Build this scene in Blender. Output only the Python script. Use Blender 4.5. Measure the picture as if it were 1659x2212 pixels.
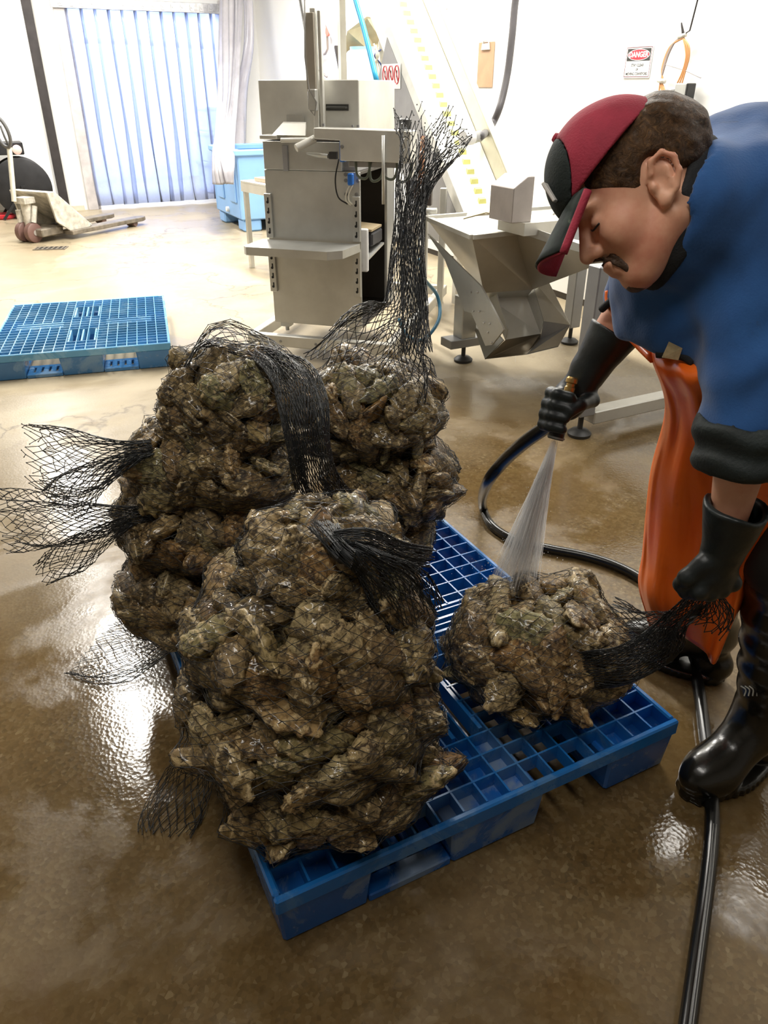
import bpy, bmesh, math, random
import numpy as np
from mathutils import Matrix, Vector, noise as mnoise
from mathutils.bvhtree import BVHTree

for o in list(bpy.data.objects):
    bpy.data.objects.remove(o, do_unlink=True)
scene = bpy.context.scene
COL = scene.collection
random.seed(7)

# ---------------------------------------------------------------- camera
# room axes: +X towards the right-hand wall, +Y along that wall away from the viewer
EYE = 1.47
PITCH, YAW, FPX = math.radians(29.4), math.radians(27.0), 1630.0
cam = bpy.data.cameras.new('camera')
cam.sensor_fit = 'VERTICAL'
cam.sensor_height = 36.0
cam.lens = FPX / 2212.0 * 36.0
cam.clip_start = 0.05
cam_ob = bpy.data.objects.new('camera', cam)
COL.objects.link(cam_ob)
cam_ob.location = (0, 0, EYE)
cam_ob.rotation_euler = (math.pi / 2 - PITCH, 0, -YAW)
scene.camera = cam_ob

# ---------------------------------------------------------------- world, lamps, exposure
world = bpy.data.worlds.new('world')
scene.world = world
world.use_nodes = True
world.node_tree.nodes['Background'].inputs[0].default_value = (0.8, 0.85, 0.9, 1)
world.node_tree.nodes['Background'].inputs[1].default_value = 0.15
scene.view_settings.view_transform = 'Standard'
scene.view_settings.look = 'None'
scene.view_settings.gamma = 1.0
scene.view_settings.use_curve_mapping = False
scene.view_settings.exposure = -1.5


def area(name, loc, size, power, color=(1, 1, 1), rot=(0, 0, 0)):
    l = bpy.data.lights.new(name, 'AREA')
    l.shape = 'RECTANGLE'
    l.size, l.size_y = size
    l.energy = power
    l.color = color
    ob = bpy.data.objects.new(name, l)
    COL.objects.link(ob)
    ob.location = loc
    ob.rotation_euler = rot
    return ob


WARM = (1.0, 0.965, 0.90)
area('ceiling_lamp', (0.3, 6.1, 3.45), (0.3, 2.4), 420, WARM)          # over the aisle
area('ceiling_lamp.001', (2.6, 7.6, 3.45), (0.3, 2.4), 800, WARM)      # over the machine
area('ceiling_lamp.002', (0.4, 10.0, 3.45), (0.3, 2.4), 520, WARM)     # in front of the cold room
area('ceiling_lamp.003', (3.1, 4.6, 3.45), (0.3, 2.4), 500, WARM)      # over the hopper
area('ceiling_lamp.004', (3.3, 1.5, 3.1), (0.3, 2.0), 110, WARM)       # right of the worker
area('ceiling_lamp.005', (-0.2, 0.6, 3.45), (0.3, 2.4), 125, WARM)     # over the viewer
area('cold_room_lamp', (2.5, 13.6, 3.3), (2.0, 2.0), 1000, (0.74, 0.81, 1.0))


# ---------------------------------------------------------------- survey helpers (ground measurements)
_c, _s, _cp, _sp = math.cos(PITCH), math.sin(PITCH), math.cos(YAW), math.sin(YAW)
RV = Vector((_cp, -_sp, 0))                 # to the viewer's right
FV = Vector((_sp, _cp, 0))                  # away from the viewer
UV_ = Vector((0, 0, 1))


def ray(px, py):
    x, v = (px - 829.5) / FPX, (py - 1106.0) / FPX
    f = _c - v * _s
    return Vector((x * _cp + f * _sp, -x * _sp + f * _cp, -(_s + v * _c)))


def G(px, py, z=0.0):
    d = ray(px, py)
    return Vector((0, 0, EYE)) + d * ((z - EYE) / d.z)


def D(px, py, t):
    return Vector((0, 0, EYE)) + ray(px, py) * t


def WX(px, py, x):
    d = ray(px, py)
    return Vector((0, 0, EYE)) + d * (x / d.x)


def WY(px, py, y):
    d = ray(px, py)
    return Vector((0, 0, EYE)) + d * (y / d.y)


# ---------------------------------------------------------------- materials
MATS = {}


def rgb(c):
    return (c[0], c[1], c[2], 1)


def hexc(h):
    h = h.lstrip('#')
    v = [int(h[i:i + 2], 16) / 255 for i in (0, 2, 4)]
    return tuple(x / 12.92 if x <= .04045 else ((x + .055) / 1.055) ** 2.4 for x in v)


class NT:
    def __init__(self, name):
        self.m = bpy.data.materials.new(name)
        self.m.use_nodes = True
        self.t = self.m.node_tree
        self.b = self.t.nodes['Principled BSDF']
        self.out = self.t.nodes['Material Output']
        MATS[name] = self.m

    def n(self, kind, **kw):
        nd = self.t.nodes.new(kind)
        for k, v in kw.items():
            if k.startswith('_'):
                setattr(nd, k[1:], v)
            else:
                nd.inputs[k.replace('__', ' ')].default_value = v
        return nd

    def l(self, a, b):
        self.t.links.new(a, b)

    def coord(self, kind='Object'):
        return self.n('ShaderNodeTexCoord').outputs[kind]

    def noise(self, vec, scale, detail=4, rough=.55, dist=0):
        nd = self.n('ShaderNodeTexNoise')
        nd.inputs['Scale'].default_value = scale
        nd.inputs['Detail'].default_value = detail
        nd.inputs['Roughness'].default_value = rough
        nd.inputs['Distortion'].default_value = dist
        self.l(vec, nd.inputs['Vector'])
        return nd.outputs['Fac']

    def ramp(self, fac, stops, interp='LINEAR'):
        nd = self.n('ShaderNodeValToRGB')
        nd.color_ramp.interpolation = interp
        e = nd.color_ramp.elements
        while len(e) < len(stops):
            e.new(.5)
        for i, (p, c) in enumerate(stops):
            e[i].position = p
            e[i].color = rgb(c) if len(c) == 3 else c
        self.l(fac, nd.inputs[0])
        return nd.outputs[0]

    def mix(self, fac, a, b, blend='MIX'):
        nd = self.n('ShaderNodeMix', _data_type='RGBA', _blend_type=blend)
        for sock, v in ((nd.inputs[0], fac), (nd.inputs[6], a), (nd.inputs[7], b)):
            if isinstance(v, bpy.types.NodeSocket):
                self.l(v, sock)
            elif isinstance(v, (int, float)):
                sock.default_value = v
            else:
                sock.default_value = rgb(v)
        return nd.outputs[2]

    def math(self, op, a, b=0.0, clamp=False):
        nd = self.n('ShaderNodeMath', _operation=op, _use_clamp=clamp)
        for sock, v in ((nd.inputs[0], a), (nd.inputs[1], b)):
            if isinstance(v, bpy.types.NodeSocket):
                self.l(v, sock)
            else:
                sock.default_value = v
        return nd.outputs[0]

    def bump(self, h, strength=.3, dist=.01):
        nd = self.n('ShaderNodeBump')
        nd.inputs['Strength'].default_value = strength
        nd.inputs['Distance'].default_value = dist
        self.l(h, nd.inputs['Height'])
        self.l(nd.outputs[0], self.b.inputs['Normal'])

    def set(self, **kw):
        for k, v in kw.items():
            s = self.b.inputs[k.replace('__', ' ')]
            if isinstance(v, bpy.types.NodeSocket):
                self.l(v, s)
            elif isinstance(v, tuple) and len(v) == 3 and s.type == 'RGBA':
                s.default_value = rgb(v)
            else:
                s.default_value = v
        return self.m


def plain(name, col, rough=.5, metal=0.0, var=.12, scale=8, bump=0.0, bscale=60, **kw):
    if name in MATS:
        return MATS[name]
    t = NT(name)
    co = t.coord()
    nz = t.noise(co, scale, 5)
    dark = tuple(x * (1 - var) for x in col)
    lite = tuple(min(1, x * (1 + var)) for x in col)
    t.set(Base__Color=t.ramp(nz, [(.3, dark), (.7, lite)]), Roughness=rough, Metallic=metal)
    if bump:
        t.bump(t.noise(co, bscale, 3), bump, .004)
    for k, v in kw.items():
        t.set(**{k: v})
    return t.m


# ---------------------------------------------------------------- mesh builder
WM = {}                                       # world matrix of every object built here


class MB:
    def __init__(self, M=None):
        self.v, self.f = [], []
        self.M = M or Matrix.Identity(4)

    def add(self, vs, fs):
        n = len(self.v)
        self.v += [self.M @ Vector(p) for p in vs]
        self.f += [tuple(i + n for i in f) for f in fs]
        return self

    def box(self, c, s, rot=None):
        hx, hy, hz = s[0] / 2, s[1] / 2, s[2] / 2
        R = rot or Matrix.Identity(3)
        c = Vector(c)
        vs = [c + R @ Vector((x * hx, y * hy, z * hz)) for z in (-1, 1) for x, y in ((-1, -1), (1, -1), (1, 1), (-1, 1))]
        return self.add(vs, [(3, 2, 1, 0), (4, 5, 6, 7), (0, 1, 5, 4), (1, 2, 6, 5), (2, 3, 7, 6), (3, 0, 4, 7)])

    def span(self, a, b):
        return self.box([(a[i] + b[i]) / 2 for i in range(3)], [abs(a[i] - b[i]) for i in range(3)])

    def bar(self, a, b, w, h, up=(0, 0, 1)):
        a, b = Vector(a), Vector(b)
        d = (b - a)
        L = d.length
        y = d.normalized()
        x = y.cross(Vector(up)).normalized()
        z = x.cross(y)
        return self.box((a + b) / 2, (w, L, h), Matrix((x, y, z)).transposed())

    def prism(self, poly, vec):
        """closed polygon (3-D points) pushed along vec"""
        n = len(poly)
        v = Vector(vec)
        vs = [Vector(p) for p in poly] + [Vector(p) + v for p in poly]
        fs = [tuple(range(n - 1, -1, -1)), tuple(range(n, 2 * n))]
        fs += [(i, (i + 1) % n, n + (i + 1) % n, n + i) for i in range(n)]
        return self.add(vs, fs)

    def tube(self, pts, r, sides=8, cap=True, closed=False):
        pts = [Vector(p) for p in pts]
        n = len(pts)
        rr = r if isinstance(r, (list, tuple)) else [r] * n
        vs, fs = [], []
        nrm = None
        for i in range(n):
            if closed:
                t = (pts[(i + 1) % n] - pts[i - 1])
            else:
                t = pts[min(i + 1, n - 1)] - pts[max(i - 1, 0)]
            if t.length < 1e-9:
                t = Vector((0, 0, 1))
            t.normalize()
            if nrm is None:
                a = Vector((0, 0, 1)) if abs(t.z) < .9 else Vector((1, 0, 0))
                nrm = t.cross(a).normalized()
            else:
                nrm = (nrm - t * nrm.dot(t))
                if nrm.length < 1e-6:
                    nrm = t.cross(Vector((.3, .5, .8)))
                nrm.normalize()
            bn = t.cross(nrm)
            for k in range(sides):
                a = 2 * math.pi * k / sides
                vs.append(pts[i] + (nrm * math.cos(a) + bn * math.sin(a)) * rr[i])
        for i in range(n if closed else n - 1):
            j = (i + 1) % n
            for k in range(sides):
                k2 = (k + 1) % sides
                fs.append((i * sides + k, i * sides + k2, j * sides + k2, j * sides + k))
        if cap and not closed:
            fs.append(tuple(range(sides - 1, -1, -1)))
            fs.append(tuple((n - 1) * sides + k for k in range(sides)))
        return self.add(vs, fs)

    def cyl(self, a, b, r, sides=16):
        return self.tube([a, b], r, sides)

    def lathe(self, prof, o=(0, 0, 0), axis=(0, 0, 1), segs=24, caps=True):
        """prof: list of (radius, height along axis)"""
        ax = Vector(axis).normalized()
        a = Vector((1, 0, 0)) if abs(ax.x) < .9 else Vector((0, 1, 0))
        x = ax.cross(a).normalized()
        y = ax.cross(x)
        o = Vector(o)
        vs, fs = [], []
        for r, h in prof:
            for k in range(segs):
                t = 2 * math.pi * k / segs
                vs.append(o + ax * h + (x * math.cos(t) + y * math.sin(t)) * r)
        for i in range(len(prof) - 1):
            for k in range(segs):
                k2 = (k + 1) % segs
                fs.append((i * segs + k, i * segs + k2, (i + 1) * segs + k2, (i + 1) * segs + k))
        if caps:
            fs.append(tuple(range(segs - 1, -1, -1)))
            fs.append(tuple((len(prof) - 1) * segs + k for k in range(segs)))
        return self.add(vs, fs)

    def grid(self, P):
        """P: rows of points"""
        R, C = len(P), len(P[0])
        return self.add([p for row in P for p in row],
                        [(i * C + j, i * C + j + 1, (i + 1) * C + j + 1, (i + 1) * C + j) for i in range(R - 1) for j in range(C - 1)])

    def build(self, name, mat, parent=None, smooth=False, bevel=0.0, **kw):
        return mesh_obj(name, self.v, self.f, mat, parent, smooth, bevel, **kw)


def mesh_obj(name, v, f, mat, parent=None, smooth=False, bevel=0.0, origin=None, label=None, cat=None, group=None, kind=None, solid=0.0, auto=None):
    me = bpy.data.meshes.new(name)
    W = WM.get(parent.name, Matrix.Identity(4)) if parent else Matrix.Identity(4)
    own = Matrix.Identity(4)
    if parent is None and origin is not None:
        own = Matrix.Translation(Vector(origin))
    inv = (W @ own).inverted()
    me.from_pydata([tuple(inv @ Vector(p)) for p in v], [], f)
    bm = bmesh.new()
    bm.from_mesh(me)
    if len(f) < 60000:
        bmesh.ops.recalc_face_normals(bm, faces=bm.faces)
    if bevel:
        bmesh.ops.bevel(bm, geom=list(bm.edges), offset=bevel, segments=1, affect='EDGES', profile=.7, clamp_overlap=True)
    bm.to_mesh(me)
    bm.free()
    me.update()
    if smooth:
        me.polygons.foreach_set('use_smooth', [True] * len(me.polygons))
        if auto:
            me.set_sharp_from_angle(angle=auto)
    ob = bpy.data.objects.new(name, me)
    COL.objects.link(ob)
    if mat:
        me.materials.append(mat)
    if parent:
        ob.parent = parent
    else:
        ob.matrix_basis = own
    WM[ob.name] = W @ own
    if solid:
        md = ob.modifiers.new('thickness', 'SOLIDIFY')
        md.thickness = solid
        md.offset = 0
    tag(ob, label, cat, group, kind)
    return ob


def tag(o, label=None, cat=None, group=None, kind=None):
    if label:
        o['label'] = label
    if cat:
        o['category'] = cat
    if group:
        o['group'] = group
    if kind:
        o['kind'] = kind
    return o


def thing(name, label, cat, loc=(0, 0, 0), rz=0.0, group=None, kind=None):
    o = bpy.data.objects.new(name, None)
    COL.objects.link(o)
    o.empty_display_size = .1
    M = Matrix.Translation(Vector(loc)) @ Matrix.Rotation(rz, 4, 'Z')
    o.matrix_basis = M
    WM[o.name] = M
    return tag(o, label, cat, group, kind)


def copy_part(src, parent, name=None):
    """another object on the same mesh"""
    c = src.copy()
    c.name = name or src.name.split('.')[0]
    COL.objects.link(c)
    c.parent = parent
    WM[c.name] = WM[parent.name].copy() if parent else Matrix.Identity(4)
    return c


def crom(pts, n):
    """Catmull-Rom through points (tuples of any length), n samples per span"""
    P = [np.array(p, float) for p in pts]
    P = [2 * P[0] - P[1]] + P + [2 * P[-1] - P[-2]]
    out = []
    for i in range(1, len(P) - 2):
        for k in range(n):
            t = k / n
            out.append(.5 * ((2 * P[i]) + (-P[i - 1] + P[i + 1]) * t + (2 * P[i - 1] - 5 * P[i] + 4 * P[i + 1] - P[i + 2]) * t * t
                             + (-P[i - 1] + 3 * P[i] - 3 * P[i + 1] + P[i + 2]) * t ** 3))
    out.append(P[-2])
    return out


def surface_nets(v, origin, h):
    nx, ny, nz = v.shape
    s = v < 0
    off = [(i, j, k) for i in (0, 1) for j in (0, 1) for k in (0, 1)]
    cs = {o: v[o[0]:nx - 1 + o[0], o[1]:ny - 1 + o[1], o[2]:nz - 1 + o[2]] for o in off}
    cnt = sum((cs[o] < 0).astype(np.int8) for o in off)
    act = (cnt > 0) & (cnt < 8)
    I = np.argwhere(act)
    idx = -np.ones(act.shape, np.int64)
    idx[act] = np.arange(len(I))
    pos = np.zeros((len(I), 3))
    num = np.zeros(len(I))
    for a in off:
        for d in range(3):
            if a[d]:
                continue
            b = list(a)
            b[d] = 1
            va, vb = cs[a][act], cs[tuple(b)][act]
            m = (va < 0) != (vb < 0)
            t = np.where(m, va / np.where(m, va - vb, 1), 0)
            p = np.array(a, float)[None] + t[:, None] * (np.array(b, float) - np.array(a, float))[None]
            pos[m] += p[m]
            num[m] += 1
    pos = (pos / num[:, None] + I) * h + np.array(origin)
    F = []
    for d in range(3):
        e = [0, 0, 0]
        e[d] = 1
        a = s[:nx - e[0], :ny - e[1], :nz - e[2]]
        b = s[e[0]:, e[1]:, e[2]:]
        u, w = (d + 1) % 3, (d + 2) % 3
        ed = np.argwhere(a != b)
        ok = (ed[:, u] > 0) & (ed[:, w] > 0) & (ed[:, u] < v.shape[u] - 1) & (ed[:, w] < v.shape[w] - 1)
        ed = ed[ok]
        if not len(ed):
            continue
        def c(du, dw):
            q = ed.copy()
            q[:, u] -= du
            q[:, w] -= dw
            return idx[q[:, 0], q[:, 1], q[:, 2]]
        quad = np.stack([c(1, 1), c(0, 1), c(0, 0), c(1, 0)], 1)
        flip = ~a[ed[:, 0], ed[:, 1], ed[:, 2]]
        quad[flip] = quad[flip][:, ::-1]
        F.append(quad)
    F = np.concatenate(F)
    return pos, F[(F >= 0).all(1)]


def sdf_obj(name, fn, lo, hi, h, mat, parent=None, smooth_it=2, **kw):
    lo, hi = np.array(lo, float), np.array(hi, float)
    n = np.ceil((hi - lo) / h).astype(int) + 1
    ax = [lo[d] + h * np.arange(n[d]) for d in range(3)]
    P = np.stack(np.meshgrid(*ax, indexing='ij'), -1).reshape(-1, 3)
    v = np.empty(len(P))
    for i in range(0, len(P), 400000):
        v[i:i + 400000] = fn(P[i:i + 400000])
    pos, F = surface_nets(v.reshape(n), lo, h)
    W = WM.get(parent.name, Matrix.Identity(4)) if parent else Matrix.Identity(4)
    inv = np.array(W.inverted())
    for _ in range(smooth_it):
        acc = np.zeros_like(pos)
        cn = np.zeros(len(pos))
        for a, b in ((0, 1), (1, 2), (2, 3), (3, 0)):
            np.add.at(acc, F[:, a], pos[F[:, b]])
            np.add.at(cn, F[:, a], 1)
            np.add.at(acc, F[:, b], pos[F[:, a]])
            np.add.at(cn, F[:, b], 1)
        pos = .5 * pos + .5 * acc / np.maximum(cn, 1)[:, None]
    loc = pos @ inv[:3, :3].T + inv[:3, 3]
    me = bpy.data.meshes.new(name)
    me.from_pydata(loc.tolist(), [], F.tolist())
    me.update()
    me.polygons.foreach_set('use_smooth', [True] * len(me.polygons))
    ob = bpy.data.objects.new(name, me)
    COL.objects.link(ob)
    me.materials.append(mat)
    if parent:
        ob.parent = parent
    WM[ob.name] = W.copy()
    return tag(ob, kw.get('label'), kw.get('cat'), kw.get('group'), kw.get('kind'))


# signed-distance pieces (numpy, points are rows)
def s_cone(P, a, b, ra, rb):
    a, b = np.array(a, float), np.array(b, float)
    ab = b - a
    t = np.clip(((P - a) @ ab) / (ab @ ab), 0, 1)
    return np.linalg.norm(P - a - t[:, None] * ab, axis=1) - (ra + (rb - ra) * t)


def s_ell(P, c, r, R=None):
    q = P - np.array(c, float)
    if R is not None:
        q = q @ np.array(R)                    # columns of R are the ellipsoid axes
    r = np.array(r, float)
    k0 = np.linalg.norm(q / r, axis=1)
    k1 = np.linalg.norm(q / (r * r), axis=1)
    return k0 * (k0 - 1) / np.maximum(k1, 1e-9)


def s_box(P, c, r, R=None, rnd=0.0):
    q = P - np.array(c, float)
    if R is not None:
        q = q @ np.array(R)
    q = np.abs(q) - (np.array(r, float) - rnd)
    return np.linalg.norm(np.maximum(q, 0), axis=1) + np.minimum(q.max(1), 0) - rnd


def smin(a, b, k):
    h = np.clip(.5 + .5 * (b - a) / k, 0, 1)
    return b + (a - b) * h - k * h * (1 - h)


def smax(a, b, k):
    return -smin(-a, -b, k)
# ================================================================ the room
WALL_X, BACK_Y = 4.0, 11.7


def floor_mat():
    t = NT('wet_concrete')
    co = t.coord()
    big = t.noise(co, .55, 5, .6, .6)
    mid = t.noise(co, 2.3, 6, .62, .3)
    fine = t.noise(co, 34, 4, .6)
    vor = t.n('ShaderNodeTexVoronoi')
    vor.inputs['Scale'].default_value = 105
    t.l(co, vor.inputs['Vector'])
    stones = t.ramp(vor.outputs['Color'], [(.0, hexc('33291d')), (.35, hexc('523f25')), (.6, hexc('634c2d')), (.85, hexc('7a6a4e')), (1, hexc('9c8c6d'))])
    paste = t.ramp(mid, [(.25, hexc('523f25')), (.5, hexc('664f2d')), (.75, hexc('7b6539'))])
    # how far the aggregate is laid bare
    bare = t.ramp(t.noise(co, 1.1, 5, .65), [(.42, (.15,) * 3), (.62, (.85,) * 3)])
    col = t.mix(bare, paste, stones)
    col = t.mix(t.math('MULTIPLY', fine, .35), col, hexc('9a8862'))
    # drier, paler slab towards the far end of the hall
    sep = t.n('ShaderNodeSeparateXYZ')
    t.l(co, sep.inputs[0])
    yy = t.math('ADD', sep.outputs[1], t.math('MULTIPLY', t.math('SUBTRACT', big, .5), 4.5))
    dry = t.ramp(t.math('DIVIDE', yy, 12.0), [(.17, (0,) * 3), (.34, (1,) * 3)])
    pale = t.mix(mid, hexc('9d8f76'), hexc('bdb197'))
    col = t.mix(t.math('MULTIPLY', dry, .85), col, pale)
    # stains, and cracks far out
    st = t.ramp(t.noise(co, 3.1, 6, .7, 1.2), [(.6, (0,) * 3), (.68, (.6,) * 3)])
    col = t.mix(st, col, t.mix(.5, col, hexc('6b5136')))
    cr = t.n('ShaderNodeTexVoronoi', _feature='DISTANCE_TO_EDGE')
    cr.inputs['Scale'].default_value = .42
    wob = t.n('ShaderNodeVectorMath', _operation='ADD')
    nc = t.n('ShaderNodeTexNoise')
    nc.inputs['Scale'].default_value = 2.2
    nc.inputs['Detail'].default_value = 6
    t.l(co, nc.inputs['Vector'])
    t.l(co, wob.inputs[0])
    t.l(nc.outputs['Color'], wob.inputs[1])
    t.l(wob.outputs[0], cr.inputs['Vector'])
    crack = t.ramp(cr.outputs['Distance'], [(.0, (1,) * 3), (.006, (0,) * 3)])
    col = t.mix(t.math('MULTIPLY', crack, t.math('MULTIPLY', dry, .6)), col, hexc('4c4338'))
    wet = t.ramp(t.noise(co, .9, 6, .62, .4), [(.44, (0,) * 3), (.52, (1,) * 3)])
    near = t.math('SUBTRACT', 1.0, t.math('MULTIPLY', dry, .5))
    puddle = t.math('MULTIPLY', wet, near)
    col = t.mix(t.math('MULTIPLY', puddle, .5), col, t.mix(1.0, col, (.52, .47, .4), 'MULTIPLY'))
    t.set(Base__Color=col)
    rough = t.math('SUBTRACT', .55, t.math('MULTIPLY', puddle, .45))
    t.set(Roughness=t.math('ADD', rough, t.math('MULTIPLY', t.math('SUBTRACT', mid, .5), .08)))
    t.set(**{'Specular IOR Level': .4})
    h = t.math('ADD', t.math('MULTIPLY', vor.outputs['Distance'], .5), t.math('MULTIPLY', t.noise(co, 17, 6, .7), 1.0))
    t.bump(h, .085, .005)
    return t.m


white_wall = plain('white_wall_panel', (.80, .80, .78), .45, var=.03, scale=1.5, bump=.04, bscale=30)
ceil_mat = plain('ceiling_paint', (.5, .48, .45), .7, var=.03)
far_wall = plain('bare_block_wall', (.3, .28, .25), .7, var=.1)
dark_steel = plain('dark_painted_steel', (.035, .03, .03), .5, .3, var=.3)
grey_trim = plain('grey_door_trim', (.55, .52, .52), .45, .2, var=.15)
cold_white = plain('cold_room_panel', (.72, .78, .9), .5, var=.05)

MB().span((-3.6, -3.2, -.12), (4.2, 15.6, 0)).build('floor', floor_mat(), kind='structure')
MB().span((-3.6, -3.2, 3.6), (4.2, 15.6, 3.7)).build('ceiling', ceil_mat, kind='structure')
MB().span((-3.6, -3.1, 0), (-3.5, BACK_Y, 3.6)).build('wall_left', far_wall, kind='structure')
MB().span((-3.5, -3.1, 0), (WALL_X, -3.0, 3.6)).build('wall_front', far_wall, kind='structure')
wr = MB().span((WALL_X, -3.1, .055), (WALL_X + .12, BACK_Y, 3.6)).build('wall_right', white_wall, kind='structure')
rv = plain('rivet_steel', (.12, .11, .1), .4, .6)
first = None
for y, z in ((4.66, .44), (4.50, .40), (4.36, .37), (4.22, .37), (4.84, .62), (5.05, .5), (3.9, .9), (3.9, .4)):
    if first is None:
        first = MB().lathe([(.007, 0), (.006, -.004), (.0, -.006)], (WALL_X, y, z), (1, 0, 0), 8).build('rivet', rv, wr)
        y0, z0 = y, z
    else:
        c = copy_part(first, wr)
        c.location = (0, y - y0, z - z0)
MB().span((WALL_X + .02, -3.1, 0), (WALL_X + .12, BACK_Y, .055)).build('baseboard_right', plain('dark_curb', (.05, .04, .03), .6), kind='structure')

DX0, DX1, DZ = 1.52, 3.5, 2.36
wb = MB()
wb.span((-3.5, BACK_Y, 0), (DX0, BACK_Y + .15, 3.6)).span((DX1, BACK_Y, 0), (WALL_X, BACK_Y + .15, 3.6)).span((DX0, BACK_Y, DZ), (DX1, BACK_Y + .15, 3.6))
wb.build('wall_back', white_wall, kind='structure')
MB().span((1.06, BACK_Y - .07, 0), (1.17, BACK_Y - .002, 3.58)).build('trim_1', dark_steel, kind='structure', bevel=.004)
MB().span((-3.4, BACK_Y - .02, 0), (1.05, BACK_Y - .001, .06)).span((1.18, BACK_Y - .02, 0), (1.36, BACK_Y - .001, .06)).build('baseboard_back', plain('cream_skirting', (.6, .55, .44), .5), kind='structure')

# door 1: the cold-room doorway with its strip curtain
door = thing('door_1', 'wide cold-room doorway hung with clear bluish plastic strips', None, (2.5, BACK_Y, 0), kind='structure')
for x0, x1 in ((1.41, 1.54), (DX1 - .02, DX1 + .15)):
    MB().span((x0, BACK_Y - .05, 0), (x1, BACK_Y - .001, DZ + .1)).span((x0 + .1 if x0 < 2 else x0, BACK_Y - .001, 0), (x0 + .17 if x0 < 2 else x0 + .05, BACK_Y + .15, DZ)).build('door_jamb', grey_trim, door, bevel=.003)
MB().span((1.38, BACK_Y - .09, DZ - .05), (DX1 + .14, BACK_Y - .052, DZ + .06)).build('header_rail', plain('galvanised_steel', (.55, .55, .56), .35, .8, var=.25, scale=20), door, bevel=.003)
bk = None
for i in range(17):
    x = 1.5 + i * .124
    if bk is None:
        bk = MB().box((x, BACK_Y - .097, DZ + .005), (.05, .012, .07)).lathe([(.012, 0), (.012, .014)], (x, BACK_Y - .103, DZ + .005), (0, -1, 0), 8).build('strip_clamp', MATS['galvanised_steel'], door)
    else:
        copy_part(bk, door).location = (i * .124, 0, 0)


def strip_mat(name, tint, dens, rough=.18, diff=.45):
    t = NT(name)
    tr = t.n('ShaderNodeBsdfTransparent')
    tr.inputs[0].default_value = rgb(tint)
    tl = t.n('ShaderNodeBsdfTranslucent')
    tl.inputs[0].default_value = rgb(tint)
    gl = t.n('ShaderNodeBsdfGlossy')
    gl.inputs['Roughness'].default_value = rough
    gl.inputs['Color'].default_value = (.9, .93, 1, 1)
    df = t.n('ShaderNodeBsdfDiffuse')
    df.inputs[0].default_value = rgb(tint)
    co = t.coord()
    haze = t.math('MULTIPLY', t.math('ADD', t.noise(co, 3, 4), .5), dens)
    m0 = t.n('ShaderNodeMixShader', Fac=diff)
    t.l(tl.outputs[0], m0.inputs[1])
    t.l(df.outputs[0], m0.inputs[2])
    m1 = t.n('ShaderNodeMixShader')
    t.l(haze, m1.inputs[0])
    t.l(tr.outputs[0], m1.inputs[1])
    t.l(m0.outputs[0], m1.inputs[2])
    fr = t.n('ShaderNodeFresnel', IOR=1.35)
    m2 = t.n('ShaderNodeMixShader')
    t.l(fr.outputs[0], m2.inputs[0])
    t.l(m1.outputs[0], m2.inputs[1])
    t.l(gl.outputs[0], m2.inputs[2])
    t.l(m2.outputs[0], t.out.inputs['Surface'])
    return t.m


pvc = strip_mat('clear_blue_pvc', (.82, .86, .96), .36, diff=.14)
rng = random.Random(3)
n_str = 12
for i in range(n_str):
    x0 = DX0 + .03 + i * .163
    w = .2
    y = BACK_Y - .065 + (.014 if i % 2 else -.004)
    rows = []
    for r in range(13):
        z = DZ - .03 - (DZ - .08) * r / 12
        sway = .02 * math.sin(r * .5 + i * 1.7) * r / 12
        rows.append([(x0 + w * k / 4 + sway, y + .008 * math.sin(math.pi * k / 4) * (1 if i % 2 else -1) + .02 * math.sin(i * 2.1) * (r / 12) ** 2, z) for k in range(5)])
    MB().grid(rows).build('curtain_strip', pvc, door, smooth=True, solid=.002)

# the cold room behind it
cold = MB()
cold.span((.2, 15.5, 0), (4.2, 15.6, 3.6)).span((.2, BACK_Y + .15, 0), (.3, 15.5, 3.6)).span((4.1, BACK_Y + .15, 0), (4.2, 15.5, 3.6))
cold.build('wall_cold_room', cold_white, kind='structure')
cr_m = plain('pale_blue_crate_plastic', (.42, .50, .66), .5)
for i, (cx, cy, cz, sx, sz) in enumerate(((3.70, 13.0, .0, .62, .45), (3.72, 13.0, .45, .62, .42), (3.74, 13.0, .87, .56, .34))):
    o = thing('storage_crate', ('low crate at the foot of the stack behind the strip curtain', 'middle crate of the stack behind the strip curtain', 'topmost crate of the stack behind the strip curtain')[i], 'crate', (cx, cy, cz), group='crates in the cold room')
    m = MB()
    m.span((cx - sx / 2, cy - .3, cz), (cx + sx / 2, cy + .3, cz + sz * .86))
    m.build('crate_body', cr_m, o, bevel=.02)
    MB().span((cx - sx / 2 - .02, cy - .32, cz + sz * .86), (cx + sx / 2 + .02, cy + .32, cz + sz - .002)).build('crate_rim', plain('crate_rim_plastic', (.3, .36, .5), .5), o, bevel=.01)
pp = MB()
pp.tube([(.32, 13.2, 2.05), (2.6, 13.2, 2.05), (3.3, 13.2, 2.02), (4.08, 13.2, 2.0)], .045, 10)
pp.build('cooling_pipe', plain('grey_pipe', (.35, .38, .45), .5), label='grey pipe crossing the cold room behind the strip curtain', cat='pipe')

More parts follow.
